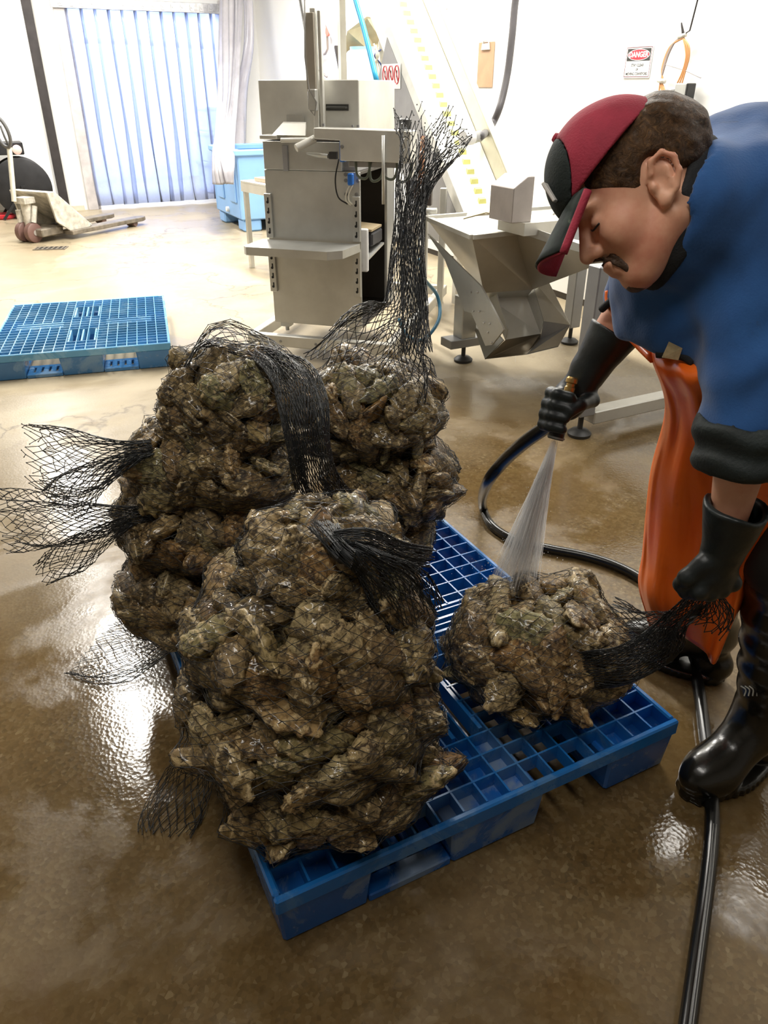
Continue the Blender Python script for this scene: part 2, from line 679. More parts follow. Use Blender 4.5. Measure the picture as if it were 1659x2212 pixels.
# ---------------------------------------------------------------- strips drawn aside over the bin
bundle_m = strip_mat('milky_pvc', (.86, .84, .86), .72, .25)
cur = thing('strip_curtain', 'gathered milky plastic strips hanging down onto the pale blue bin', 'curtain', WY(500, 330, 9.25))
for i in range(6):
    top = WY(487 + 10 * i, -70, 11.35 - .05 * i)
    p = [top,
         WY(486 + 9 * i, 90, 11.0 - .05 * i),
         WY(484 + 7.5 * i, 200, 10.4 - .04 * i),
         WY(475 + 6.5 * i, 285, 9.6),
         WY(467 + 7.5 * i, 325, 9.05 - .012 * i),
         WY(470 + 7.5 * i, 360, 8.86 - .012 * i),
         WY(476 + 7 * i, 398, 8.82 - .012 * i)] if i < 4 else [
         top, WY(500 + 8 * i, 90, 11.2 - .05 * i), WY(498 + 5 * i, 200, 10.9), WY(497 + 4.5 * i, 330, 10.4), WY(498 + 4.5 * i, 360, 10.35)]
    path = crom([tuple(q) for q in p], 6)
    rows = []
    for k, q in enumerate(path):
        q = Vector(q)
        w = .12 + .05 * math.sin(k * .2 + i)
        rows.append([q + Vector(((s - .5) * w, .035 * math.sin(s * 6.3 + i * 1.3 + k * .06), 0)) for s in (0, .2, .4, .6, .8, 1)])
    MB().grid(rows).build('curtain_strip', bundle_m, cur, smooth=True, solid=.003)

# ---------------------------------------------------------------- pale blue insulated bin
bin_m = plain('pale_blue_bin_plastic', (.24, .45, .78), .45, var=.06, scale=3)
bx0, bx1, by0, by1, bh = 2.72, 3.82, 8.92, 9.95, .86
ib = thing('insulated_bin', 'large pale blue plastic bulk bin on moulded feet by the back wall', 'bin', ((bx0 + bx1) / 2, (by0 + by1) / 2, 0))
m = MB()
w = .05
m.span((bx0, by0, .13), (bx1, by0 + w, bh)).span((bx0, by1 - w, .13), (bx1, by1, bh)).span((bx0, by0 + w, .13), (bx0 + w, by1 - w, bh)).span((bx1 - w, by0 + w, .13), (bx1, by1 - w, bh)).span((bx0 + w, by0 + w, .13), (bx1 - w, by1 - w, .2))
m.build('bin_body', bin_m, ib, bevel=.015)
m = MB()
for a, b in (((bx0 - .025, by0 - .025), (bx1 + .025, by0 + .06)), ((bx0 - .025, by1 - .06), (bx1 + .025, by1 + .025)), ((bx0 - .025, by0 + .06), (bx0 + .06, by1 - .06)), ((bx1 - .06, by0 + .06), (bx1 + .025, by1 - .06))):
    m.span((*a, bh - .06), (*b, bh + .005))
m.build('bin_rim', bin_m, ib, bevel=.012)
for x in (bx0 + .02, (bx0 + bx1) / 2 - .1, bx1 - .24):
    for y in (by0 + .02, by1 - .24):
        MB().span((x, y, 0), (x + .22, y + .22, .135)).build('foot', bin_m, ib, bevel=.02)
for y in (by0 + .25, by1 - .3):
    MB().span((bx0 - .02, y - .12, .3), (bx0 + .005, y + .12, .7)).build('recess_panel', bin_m, ib, bevel=.012)
MB().lathe([(.03, 0), (.03, .03), (.02, .035)], (bx0, by0 + .5, .2), (-1, 0, 0), 12).build('drain_plug', plain('white_plastic', (.8, .8, .8), .4), ib)

# ---------------------------------------------------------------- hand pallet truck
worn_white = plain('chipped_cream_paint', (.52, .49, .42), .5, .1, var=.35, scale=14, bump=.1)
worn_steel = plain('worn_fork_steel', (.22, .19, .15), .5, .5, var=.35, scale=14, bump=.1)
jk = thing('pallet_jack', 'cream hand pallet truck with lowered forks and loop handle', 'pallet jack', (.48, 9.4, 0), math.atan2(.6, .8))
J = WM[jk.name]
for s in (-1, 1):
    m = MB(J)
    m.prism([(.3, s * .25 - .08, .05), (1.42, s * .25 - .08, .05), (1.5, s * .25 - .04, .05), (1.5, s * .25 + .04, .05), (1.42, s * .25 + .08, .05), (.3, s * .25 + .08, .05)], (0, 0, .045))
    f = m.build('fork', worn_steel, jk, bevel=.006)
    MB(J).lathe([(.035, -.06), (.038, -.05), (.038, .05), (.035, .06)], (1.3, s * .25, .038), (0, 1, 0), 14).build('load_roller', plain('roller_rubber', (.16, .1, .08), .6), f)
    m = MB(J)
    m.prism([(.1, s * .27 - .012, .50), (.2, s * .27 - .012, .50), (.62, s * .27 - .012, .1), (.36, s * .27 - .012, .06), (.16, s * .27 - .012, .2)], (0, .024, 0))
    m.build('side_gusset', worn_white, jk, bevel=.003)
MB(J).prism([(.10, -.27, .50), (.21, -.27, .50), (.66, -.27, .105), (.57, -.27, .105)], (0, .54, 0)).build('sloped_cover', worn_white, jk, bevel=.006)
MB(J).span((.0, -.2, .06), (.3, .2, .14)).build('carriage', worn_steel, jk, bevel=.01)
MB(J).cyl((.04, 0, .1), (.04, 0, .42), .055, 14).cyl((.0, .09, .16), (.0, .09, .32), .03, 10).cyl((.02, -.08, .2), (.08, -.08, .36), .028, 10).box((.03, 0, .42), (.14, .16, .06)).build('hydraulic_pump', plain('pump_cream', (.6, .57, .5), .4, .3, var=.3, scale=20), jk, smooth=True, auto=.6)
for s in (-1, 1):
    w_ = MB(J).lathe([(.03, -.035), (.09, -.035), (.1, -.028), (.1, .028), (.09, .035), (.03, .035)], (0, s * .07, .1), (0, 1, 0), 24).build('steer_wheel', plain('brown_polyurethane', (.16, .085, .07), .5), jk, smooth=True, auto=.7)
    MB(J).lathe([(.028, -.04), (.028, .04)], (0, s * .07, .1), (0, 1, 0), 12).build('hub', plain('pale_hub', (.5, .46, .42), .4, .4), w_)
hd = Vector((-.10, 0, .42))
top = J.inverted() @ WY(20, 318, 9.42)
hb = MB(J).tube([hd, tuple((hd + top) / 2), top], .026, 10).build('handle_bar', plain('cream_handle', (.66, .63, .52), .4, .2, var=.2), jk, smooth=True, auto=.8)
loop = [top + Vector((-.02, .0, .0)) + Vector((-.025 * (1 - math.cos(a)) * 1.2, .095 * math.sin(a), .14 - .14 * math.cos(a))) for a in [2 * math.pi * k / 24 for k in range(24)]]
MB(J).tube(loop, .017, 8, closed=True).build('handle_grip', plain('dark_grip', (.1, .1, .1), .5), jk, smooth=True)
MB(J).tube([top, top + Vector((-.03, 0, .1)), top + Vector((-.05, 0, .2))], .01, 6).build('release_lever', MATS['dark_grip'], jk, smooth=True)

# ---------------------------------------------------------------- hose reel by the wall
rc = WY(48, 403, 11.35)
hr = thing('hose_reel', 'large black hose reel standing against the white wall behind the pallet truck', 'hose reel', (rc.x, rc.y, 0))
blk = plain('black_rubber', (.012, .012, .013), .38, var=.3)
R_ = min(.36, rc.z - .02)
for s in (-1, 1):
    MB().lathe([(.05, -.008), (R_ - .02, -.008), (R_, 0), (R_ - .02, .008), (.05, .008)], (rc.x, rc.y + s * .14, rc.z), (0, 1, 0), 48).build('flange', plain('black_steel', (.02, .02, .022), .45, .4, var=.3), hr, smooth=True, auto=.6)
coil = MB()
for k in range(7):
    coil.tube([(rc.x + (R_ - .06) * math.cos(a), rc.y - .105 + k * .035, rc.z + (R_ - .06) * math.sin(a)) for a in [2 * math.pi * q / 40 for q in range(40)]], .02, 6, closed=True)
coil.build('coiled_hose', blk, hr, smooth=True)
m = MB()
for s in (-1, 1):
    m.bar((rc.x - .3, rc.y + s * .19, .012), (rc.x, rc.y + s * .19, rc.z), .03, .03).bar((rc.x + .3, rc.y + s * .19, .012), (rc.x, rc.y + s * .19, rc.z), .03, .03)
m.bar((rc.x, rc.y - .2, rc.z), (rc.x, rc.y + .2, rc.z), .05, .05)
m.build('stand', MATS['black_steel'], hr)
m = MB().span((rc.x - .42, rc.y - .15, rc.z + R_ + .03), (rc.x + .1, rc.y + .15, rc.z + R_ + .17))
m.build('motor_box', MATS['black_steel'], hr, bevel=.01)
MB().lathe([(.05, 0), (.055, .06), (.04, .07)], (rc.x + .02, rc.y - .152, rc.z + R_ + .09), (0, -1, 0), 16).build('valve_knob', plain('pink_white_valve', (.7, .5, .46), .4), hr, smooth=True, auto=.6)
MB().span((rc.x - .36, rc.y - .156, rc.z + R_ + .06), (rc.x - .2, rc.y - .15, rc.z + R_ + .15)).build('rating_plate', MATS['white_plastic'], hr)
rd = G(8, 472)
m = MB().lathe([(.13, 0), (.15, .02), (.15, .05), (.12, .06), (.11, .045), (.0, .04)], (rd.x, rd.y, 0), (0, 0, 1), 28)
m.build('bucket_lid', plain('red_plastic', (.45, .02, .03), .35), None, True, auto=.6, origin=(rd.x, rd.y, 0), label='red plastic lid lying on the floor under the hose reel', cat='lid')

# ---------------------------------------------------------------- floor drain
gd = G(110, 537)
fd = thing('floor_drain', 'small slotted steel floor drain in front of the pallet truck', 'drain', (gd.x, gd.y, 0), math.radians(-20))
J = WM[fd.name]
m = MB(J)
m.span((-.16, -.085, 0), (.16, -.07, .008)).span((-.16, .07, 0), (.16, .085, .008)).span((-.16, -.07, 0), (-.145, .07, .008)).span((.145, -.07, 0), (.16, .07, .008))
m.build('drain_frame', worn_steel, fd)
MB(J).span((-.145, -.07, 0), (.145, .07, .002)).build('sump', plain('sump_black', (.008, .007, .006), .7), fd)
b0 = None
for k in range(6):
    x = -.12 + k * .048
    if b0 is None:
        b0 = MB(J).span((x - .009, -.07, .002), (x + .009, .07, .009)).build('grate_bar', worn_steel, fd)
    else:
        copy_part(b0, fd).location = (k * .048, 0, 0)
# ================================================================ the filling machine
def steel(name, col=(.60, .60, .56), rough=.38, metal=.85, streak=1.0):
    if name in MATS:
        return MATS[name]
    t = NT(name)
    co = t.coord()
    mp = t.n('ShaderNodeMapping')
    mp.inputs['Scale'].default_value = (1.2, 1.2, 22)
    t.l(co, mp.inputs[0])
    gr = t.noise(mp.outputs[0], 14, 4)
    cl = t.noise(co, 2.6, 5, .6)
    a = tuple(x * .80 for x in col)
    b = tuple(min(1, x * 1.12) for x in col)
    t.set(Base__Color=t.ramp(cl, [(.3, a), (.7, b)]), Metallic=metal,
          Roughness=t.math('ADD', rough - .08, t.math('MULTIPLY', cl, .2)))
    t.bump(gr, .03 * streak, .002)
    return t.m


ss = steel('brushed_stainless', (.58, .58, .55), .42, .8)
ss_lit = steel('lit_satin_stainless', (.66, .65, .60), .5, .55)  # satin steel with a lighter colour for faces that catch the light
ss_dk = steel('shadowed_grey_sheet', (.36, .36, .37), .5, .4)  # darker grey sheet, shade of undersides and recesses put into its colour
hole_m = plain('slot_black', (.01, .01, .01), .6)
wht_pl = MATS['white_plastic']
blu_pl = plain('blue_pneumatic_plastic', (.02, .16, .62), .35)

ma = thing('filling_machine', 'tall stainless steel bagging machine with fold-down shelf and open side', 'machine', (1.343, 4.505, 0), math.atan2(-.679, .734))
J = WM[ma.name]
X0, X1, Y0, Y1 = .156, .7225, .08, .80


def loc(px, py, y):
    """a point of the machine's own frame on its plane y"""
    d = J.to_3x3().inverted() @ ray(px, py)
    o = J.inverted() @ Vector((0, 0, EYE))
    return o + d * ((y - o.y) / d.y)


m = MB(J)
m.span((0, 0, .07), (.93, .05, .14)).span((0, 1.57, .07), (.93, 1.62, .14)).span((0, .05, .07), (.05, 1.57, .14)).span((.88, .05, .07), (.93, 1.57, .14))
m.build('base_frame', ss_lit, ma, bevel=.004)
bolt_m = plain('bolt_steel', (.3, .3, .3), .35, .8)
for x, y in ((.06, .03), (.87, .03), (.06, 1.59), (.87, 1.59)):
    fo = MB(J).lathe([(.04, 0), (.042, .012), (.03, .022), (.01, .026), (.01, .075)], (x, y, 0), segs=16).build('levelling_foot', plain('black_foot_rubber', (.03, .03, .03), .5), ma, smooth=True, auto=.5)
for x in (.1, .22, .45, .7):
    MB(J).lathe([(.009, 0), (.007, .006)], (x, 0, .105), (0, -1, 0), 8).build('bolt', bolt_m, ma)
for x in (X0 + .06, X1 - .06):
    MB(J).box((x, Y0 + .05, .185), (.06, .06, .03)).cyl((x, Y0 + .05, .14), (x, Y0 + .05, .175), .012, 10).build('body_mount', ss, ma)

# cabinet: front sheet, left sheet, back, floor; open to the right
MB(J).span((X0, Y0, .2), (X1, Y0 + .012, 1.064)).build('front_panel', ss, ma, bevel=.003)
MB(J).span((X0, Y0 + .012, .2), (X0 + .012, Y1, 1.064)).build('side_panel', ss, ma)
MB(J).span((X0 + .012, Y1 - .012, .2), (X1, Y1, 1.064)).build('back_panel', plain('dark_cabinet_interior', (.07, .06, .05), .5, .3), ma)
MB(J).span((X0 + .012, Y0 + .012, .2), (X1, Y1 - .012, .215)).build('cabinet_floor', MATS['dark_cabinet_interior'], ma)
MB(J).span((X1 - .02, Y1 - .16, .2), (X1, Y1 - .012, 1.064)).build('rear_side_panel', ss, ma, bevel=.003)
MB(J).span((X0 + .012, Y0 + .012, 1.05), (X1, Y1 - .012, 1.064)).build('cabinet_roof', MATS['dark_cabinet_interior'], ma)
MB(J).prism([(X1 - .45, Y0 + .06, .55), (X1 - .01, Y0 + .06, .55), (X1 - .01, Y1 - .2, .60), (X1 - .45, Y1 - .2, .60)], (0, 0, .012)).build('inner_shelf', ss, ma)
MB(J).span((X1 - .35, Y0 + .3, .62), (X1 - .02, Y1 - .2, .7)).build('drive_unit', plain('black_drive', (.03, .03, .035), .5), ma, bevel=.01)
MB(J).prism([(X1 - .3, Y0 + .28, .73), (X1 - .02, Y0 + .28, .71), (X1 - .02, Y1 - .22, .71), (X1 - .3, Y1 - .22, .73)], (0, 0, .012)).build('tan_board', plain('tan_board', (.42, .33, .2), .6), ma)
MB(J).span((X1 - .03, Y0 + .06, .52), (X1 + .02, Y0 + .09, .76)).build('white_guide', wht_pl, ma, bevel=.006)

# upper bands
MB(J).span((X0 + .005, Y0 - .008, 1.066), (X1 - .1, Y0 + .02, 1.21)).build('middle_band', ss, ma, bevel=.003)
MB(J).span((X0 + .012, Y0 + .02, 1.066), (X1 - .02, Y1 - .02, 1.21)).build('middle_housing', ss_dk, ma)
MB(J).span((X0, Y0, 1.217), (X1, Y1, 1.503)).build('top_housing', ss_lit, ma, bevel=.004)
hp = loc(729, 232, Y0)
h_ = MB(J).box((hp.x, Y0 - .004, hp.z), (.125, .008, .03)).build('recess_handle', plain('dark_handle', (.05, .05, .045), .5, .3), ma)
MB(J).tube([(hp.x - .055, Y0 - .008, hp.z), (hp.x - .05, Y0 - .022, hp.z), (hp.x + .05, Y0 - .022, hp.z), (hp.x + .055, Y0 - .008, hp.z)], .006, 8).build('grip_bar', MATS['dark_handle'], h_)
# hole strips and slots
for x in (X0 + .015, X1 - .022):
    for z0, z1 in ((.70, .94), (.39, .66)):
        st = MB(J).box((x, Y0 - .009, (z0 + z1) / 2), (.042, .018, z1 - z0)).build('slotted_rail', ss, ma, bevel=.002)
        n = int((z1 - z0) / .055)
        s0 = None
        for k in range(n):
            if s0 is None:
                s0 = MB(J).lathe([(.008, 0), (.008, .001)], (x, Y0 - .0185, z0 + .03), (0, -1, 0), 8).box((x + .003, Y0 - .019, z0 + .042), (.008, .001, .026)).build('key_slot', hole_m, st)
            else:
                copy_part(s0, st).location = (0, 0, k * .055)
# fold-down shelf: tray with rounded front corners
y_f = -.2
sh = [(X0 - .03, Y0 - .02), (X0 - .045, y_f + .03), (X0 - .02, y_f), (X1 - .10, y_f - .02), (X1 - .03, y_f + .04), (X1 + .0, Y0 - .02)]
MB(J).prism([(x, y, .684) for x, y in sh], (0, 0, .008)).build('fold_down_shelf', ss, ma)
rim = [(x, y) for x, y in sh]
m = MB(J)
for (xa, ya), (xb, yb) in zip(rim[:-1], rim[1:]):
    m.prism([(xa, ya, .648), (xb, yb, .648), (xb, yb, .684), (xa, ya, .684)], (0, .004, 0))
m.build('shelf_lip', ss, ma)
# tall guide rail with its slider
rx = .5
MB(J).span((rx, -.01, 1.28), (rx + .028, .02, 1.81)).span((rx + .035, .0, 1.28), (rx + .052, .03, 1.80)).build('guide_rail', ss_lit, ma, bevel=.002)
MB(J).span((rx - .025, -.03, 1.42), (rx + .026, -.012, 1.79)).build('guide_plate', steel('dull_rail_steel', (.42, .38, .32), .5, .6), ma, bevel=.002)
MB(J).span((rx - .012, -.05, 1.36), (rx + .03, -.012, 1.46)).build('slider_block', ss, ma, bevel=.004)
MB(J).tube([(rx - .01, -.035, 1.9), (rx - .02, -.045, 1.6), (rx - .005, -.05, 1.46), (rx + .035, -.05, 1.4), (rx + .02, -.05, 1.34), (rx - .01, -.045, 1.37), (rx - .012, -.045, 1.45)], .004, 6).build('air_line', plain('grey_air_line', (.25, .24, .22), .5), ma, smooth=True)
# closing arm in front: a long box notched at the left
MB(J).prism([(.53, -.10, 1.285), (.53, -.10, 1.235), (.672, -.10, 1.228), (.672, -.10, 1.133), (1.05, -.10, 1.128), (1.05, -.10, 1.275)], (0, .14, 0)).build('arm_housing', ss_lit, ma, bevel=.003)
MB(J).span((.53, -.08, 1.225), (.68, .05, 1.234)).build('arm_lower_plate', ss_dk, ma)
MB(J).cyl((.91, -.112, .93), (.91, -.112, 1.256), .009, 12).build('vertical_rod', ss, ma, smooth=True)
MB(J).lathe([(.028, 0), (.032, .0), (.034, .045), (.026, .05)], (1.0, -.02, 1.28), segs=18).build('rubber_stop', plain('stop_rubber', (.05, .05, .05), .5), ma, smooth=True, auto=.5)
for x, z in ((.685, 1.2), (.56, 1.29), (.72, 1.286), (.75, 1.286)):
    MB(J).lathe([(.009, 0), (.008, .012)], (x, -.10 if z < 1.25 else -.03, z), (0, -1, 0) if z < 1.25 else (0, 0, 1), 8).build('bolt', bolt_m, ma)
# clamp mechanism on the band
MB(J).prism([(.27, -.04, 1.245), (.46, -.04, 1.245), (.44, .02, 1.30), (.31, .02, 1.30)], (0, .012, .006)).build('sloped_guard', ss_lit, ma)
MB(J).span((.32, .055, 1.29), (.42, .065, 1.34)).build('guard_bracket', ss, ma)
MB(J).span((.20, -.05, 1.225), (.30, .07, 1.245)).build('clamp_plate', ss_lit, ma, bevel=.003)
MB(J).tube([(.33, -.06, 1.222), (.52, -.08, 1.228)], .012, 10).tube([(.44, -.13, 1.19), (.52, -.06, 1.232)], .02, 12).build('clamp_cylinder', ss_lit, ma, smooth=True, auto=.6)
MB(J).span((.28, Y0 - .02, 1.06), (.31, Y0 - .008, 1.19)).build('hinge_bracket', ss_dk, ma, bevel=.002)
cyl = MB(J).tube([(.44, .02, 1.155), (.50, .01, 1.15), (.57, .0, 1.145)], [.005, .012, .012], 10).build('small_actuator', ss, ma, smooth=True, auto=.6)
MB(J).box((.60, .0, 1.15), (.04, .03, .035)).build('actuator_block', plain('dark_block', (.04, .04, .04), .5), cyl)
MB(J).span((.645, -.03, 1.12), (.67, .02, 1.23)).build('blue_valve', blu_pl, ma, bevel=.004)
MB(J).span((.665, .03, 1.0), (.695, .06, 1.06)).build('blue_connector', blu_pl, ma, bevel=.005)
for x, z in ((.64, 1.05), (.71, 1.05), (.64, 1.02), (.71, 1.02), (.64, .95), (.70, .95)):
    MB(J).lathe([(.011, 0), (.009, .008)], (x, Y0, z), (0, -1, 0), 8).build('bolt', bolt_m, ma)
MB(J).tube(crom([(.62, .03, 1.13), (.60, .02, 1.03), (.61, .03, .94), (.65, .07, .90)], 6), .004, 6).build('black_cable', blk, ma, smooth=True)
for dx in (0, .016):
    MB(J).tube(crom([(.675 + dx, .045, 1.0), (.655 + dx, .04, .96), (.65 + dx, .05, .92), (.67 + dx, .07, .895)], 6), .004, 6).build('white_air_tube', plain('cream_tube', (.8, .78, .68), .4), ma, smooth=True)
for k in range(4):
    x = .74 + k * .075
    MB(J).tube(crom([(x, -.05, 1.135), (x + .01, -.05, 1.06 - .02 * (k % 2)), (x + .06, -.05, 1.05), (x + .085, -.05, 1.13)], 6), .007, 7).build('pneumatic_tube', plain('dark_green_tube', (.10, .12, .09), .4), ma, smooth=True)
MB(J).span((.7, -.05, 1.10), (1.0, .02, 1.127)).build('valve_manifold', ss_dk, ma, bevel=.003)
# rear posts and bracing on the open side
MB(J).span((.95, .62, .14), (.985, .66, 1.05)).span((.99, .95, .14), (1.03, .99, .9)).build('rear_post', ss_lit, ma, bevel=.003)
MB(J).span((.9, .42, .86), (1.05, .46, 1.0)).build('junction_box', plain('brown_black_box', (.06, .045, .04), .5), ma, bevel=.004)
MB(J).cyl((.98, .35, .84), (1.1, .35, .845), .016, 12).build('air_coupling', ss, ma, smooth=True)
MB(J).tube([(1.04, .2, 1.0), (1.04, .2, 1.24)], [.02, .012], 10).build('copper_fitting', plain('copper', (.5, .26, .16), .3, .8), ma, smooth=True)

hs = [G(905, 560, .62), G(915, 600, .5), G(945, 640, .35), G(948, 690, .24), G(915, 733, .16), G(880, 725, .17), G(862, 690, .28)]
MB().tube(crom([tuple(q) for q in hs], 8), .011, 8).build('air_hose', plain('blue_hose_plastic', (.05, .22, .38), .35), None, True, origin=hs[0], label='blue air hose looping down beside the machine behind the net column', cat='hose')

# small steel table behind
tb = thing('steel_table', 'narrow stainless table standing left of the bagging machine', 'table', (2.56, 6.86, 0), math.radians(10))
J2 = WM[tb.name]
MB(J2).span((-.36, -.28, .73), (.62, .25, .75)).build('table_top', ss_lit, tb, bevel=.003)
MB(J2).span((-.36, -.28, .66), (.62, -.262, .73)).span((-.36, -.262, .66), (-.342, .25, .73)).build('apron_rail', ss_lit, tb)
for x, y in ((-.33, -.25), (-.33, .22), (.59, -.25), (.59, .22)):
    MB(J2).span((x - .02, y - .02, 0), (x + .02, y + .02, .66)).build('leg', ss, tb, bevel=.003)
MB(J2).prism([(-.3, -.22, .752), (.1, -.2, .752), (.1, .1, .752), (-.3, .1, .752)], (0, 0, .03)).build('flattened_carton', plain('cardboard', (.55, .42, .31), .7), None, label='flat cardboard sheet lying on the narrow stainless table', cat='cardboard', origin=J2 @ Vector((-.1, 0, .752)))

# ================================================================ inclined conveyor
cv = thing('incline_conveyor', 'steep inclined conveyor with pale belt and yellow cleats along the wall', 'conveyor', (3.0, 4.46, 0))
ca = math.atan2(1.13, 1.10)
Cm = Matrix.Translation((3.0, 4.30, .62)) @ Matrix.Rotation(ca, 4, 'X')      # local y runs up the slope, z is the belt normal
belt_m = plain('cream_belt', (.84, .84, .76), .45, var=.03)
rail_m = plain('cream_painted_rail', (.62, .58, .46), .45, .2, var=.08)
MB(Cm).span((-.175, 0, .0), (.175, 3.3, .012)).span((-.175, 0, -.09), (.175, 3.3, -.078)).build('belt', belt_m, cv)
MB(Cm).span((-.2, -.05, -.12), (-.18, 3.3, .055)).build('side_rail', plain('white_rail', (.8, .8, .76), .4, .1), cv, bevel=.002)
MB(Cm).span((.18, -.05, -.12), (.2, 3.3, .13)).span((.18, -.05, .13), (.23, 3.3, .14)).build('side_rail', rail_m, cv, bevel=.002)
MB(Cm).prism([(-.203, .0, -.02), (-.203, 1.62, -.02), (-.203, 1.5, -.42), (-.203, .3, -.42), (-.203, .0, -.1)], (.006, 0, 0)).build('side_plate', ss_dk, cv)
for y in (.3, .65, 1.0, 1.35):
    MB(Cm).lathe([(.011, 0), (.008, .008)], (-.204, y, -.2), (-1, 0, 0), 8).build('bolt', bolt_m, cv)
yel = plain('yellow_cleat', (.80, .79, .30), .45)
c0 = None
for k in range(40):
    if c0 is None:
        c0 = MB(Cm).prism([(-.03, .16, .012), (.03, .16, .012), (.025, .18, .034), (-.025, .18, .034)], (0, .02, -.008)).build('cleat', yel, cv)
    else:
        c = copy_part(c0, cv)
        c.location = (Cm.to_3x3() @ Vector((0, k * .077, 0)))
MB(Cm).cyl((-.19, .0, -.04), (.19, .0, -.04), .045, 16).build('tail_roller', ss, cv, smooth=True)
for x in (-.19, .19):
    MB().span((3.0 + x - .025, 5.0, 0), (3.0 + x + .025, 5.05, 1.14)).build('leg', ss_lit, cv)
    MB().span((3.0 + x - .025, 6.2, 0), (3.0 + x + .025, 6.25, 2.3)).build('leg', ss_lit, cv)
# warning label on its side plate
lc = WX(845, 165, 2.795)
lb = thing('warning_label', 'white label with three red prohibition symbols on the conveyor side', 'label', lc)
Lm = Matrix(((0, 0, -1, lc.x), (-1, 0, 0, lc.y), (0, 1, 0, lc.z), (0, 0, 0, 1)))
MB(Lm).span((-.14, -.075, 0), (.14, .075, .002)).build('label_sheet', plain('label_white', (.85, .85, .84), .4), lb)
red = plain('sign_red', (.62, .03, .05), .4)
blk_ink = plain('sign_black', (.03, .03, .03), .4)
for k in range(3):
    x = -.088 + k * .088
    MB(Lm).tube([(x + .034 * math.cos(a), .01 + .055 * math.sin(a), .003) for a in [2 * math.pi * q / 28 for q in range(28)]], .0045, 4, closed=True).bar((x - .024, .05, .003), (x + .024, -.03, .003), .007, .002).build('prohibition_ring', red, lb)
    MB(Lm).bar((x, .035, .0022), (x - .004, -.005, .0022), .014, .001).bar((x - .002, -.003, .0022), (x + .014, -.028, .0022), .008, .001).build('figure_mark', blk_ink, lb)

# overhead feed chute, barrel and lines beyond the machine
fc = D(775, 60, 6.6)
ch = thing('feed_chute', 'pale sheet metal chute with tan underside hanging beside the conveyor', 'chute', fc)
pale = plain('pale_sheet', (.72, .72, .72), .45, .2)
tan = plain('tan_sheet', (.42, .36, .22), .5, .2)
P = lambda x, y, d: D(x, y, d)
m = MB()
m.prism([P(700, -60, 6.5), P(758, -60, 6.5), P(791, 36, 6.5), P(750, 67, 6.5), P(735, 40, 6.5)], FV * .03)
m.build('front_sheet', pale, ch)
MB().prism([P(655, -60, 7.2), P(700, -60, 6.52), P(750, 67, 6.52), P(728, 110, 7.0)], FV * .03).build('left_sheet', plain('lilac_sheet', (.62, .60, .70), .45, .2), ch)
MB().prism([P(750, 67, 6.54), P(791, 36, 6.54), P(825, 40, 6.8), P(832, 100, 6.9), P(800, 112, 6.9), P(741, 113, 6.9)], FV * .03).build('underside', tan, ch)
MB().prism([P(762, -60, 6.55), P(815, -60, 6.8), P(822, 36, 6.8), P(791, 36, 6.55)], FV * .03).build('right_sheet', plain('cream_sheet', (.68, .64, .48), .45, .2), ch)
MB().bar(P(757, 113, 6.95), P(750, 185, 6.95), .06, .06).build('support_leg', tan, ch)
MB().bar(P(728, 100, 6.4), P(741, 168, 6.4), .05, .02).build('edge_strip', dark_steel, ch)
bp = D(783, 145, 6.75)
bb = thing('plastic_barrel', 'bluish translucent barrel standing behind the bagging machine under the chute', 'barrel', (bp.x, bp.y, bp.z - .5))
MB().lathe([(.15, -.5), (.17, -.45), (.17, .05), (.13, .12), (.1, .135), (.0, .135)], bp, segs=28, caps=False).build('barrel_body', plain('milky_blue_plastic', (.55, .62, .80), .4), bb, smooth=True, auto=.8)
MB().lathe([(.11, .125), (.11, .155), (.0, .155)], bp, segs=24).build('barrel_cap', plain('light_blue_plastic', (.3, .55, .8), .4), bb, smooth=True, auto=.6)
MB().lathe([(.2, -1.2), (.2, -.5)], bp, segs=12).build('barrel_stand', ss_lit, bb)
MB().tube(crom([tuple(D(755, -50, 4.9)), tuple(D(768, 0, 4.9)), tuple(D(788, 70, 4.9)), tuple(D(814, 176, 4.9))], 6), .017, 10).build('blue_air_line', plain('sky_blue_hose', (.03, .35, .62), .35), None, True, origin=D(788, 70, 4.9), label='straight sky blue hose running down from above the machine', cat='hose')
MB().tube(crom([tuple(D(640, -50, 4.3)), tuple(D(652, 20, 4.3)), tuple(D(662, 80, 4.28)), tuple(D(669, 150, 4.25)), tuple(D(676, 205, 4.22))], 6), .009, 8).build('black_air_line', plain('charcoal_hose', (.06, .055, .05), .4), None, True, origin=D(662, 80, 4.28), label='thin dark hose running down to the tall guide rail', cat='hose')
cn = thing('cable_bundle', 'loose white and blue wires hanging between the chute and the conveyor', 'wires', D(815, 130, 5.6))
for k in range(4):
    MB().tube(crom([tuple(D(808 + 5 * k, 95 + 4 * k, 5.6)), tuple(D(818 - 3 * k, 120, 5.55)), tuple(D(808 + 5 * k, 140, 5.6)), tuple(D(816 + 3 * k, 168, 5.6))], 6), .006, 6).build('wire', plain('blue_wire', (.05, .08, .25), .4) if k == 3 else MATS['cream_tube'], cn, smooth=True)
MB().bar(D(822, 90, 5.62), D(828, 176, 5.62), .03, .03).build('conduit', ss_lit, cn)
vp = thing('wall_pipe', 'thin water pipe with a red valve on the right-hand wall', 'pipe', WX(706, 60, 3.97))
MB().tube([WX(699, -40, 3.95), WX(704, 30, 3.95), WX(708, 105, 3.95), WX(703, 116, 3.95), WX(690, 119, 3.95)], .014, 8).build('pipe_run', plain('grey_copper_pipe', (.35, .30, .28), .4, .5), vp, smooth=True)
vq = WX(708, 68, 3.93)
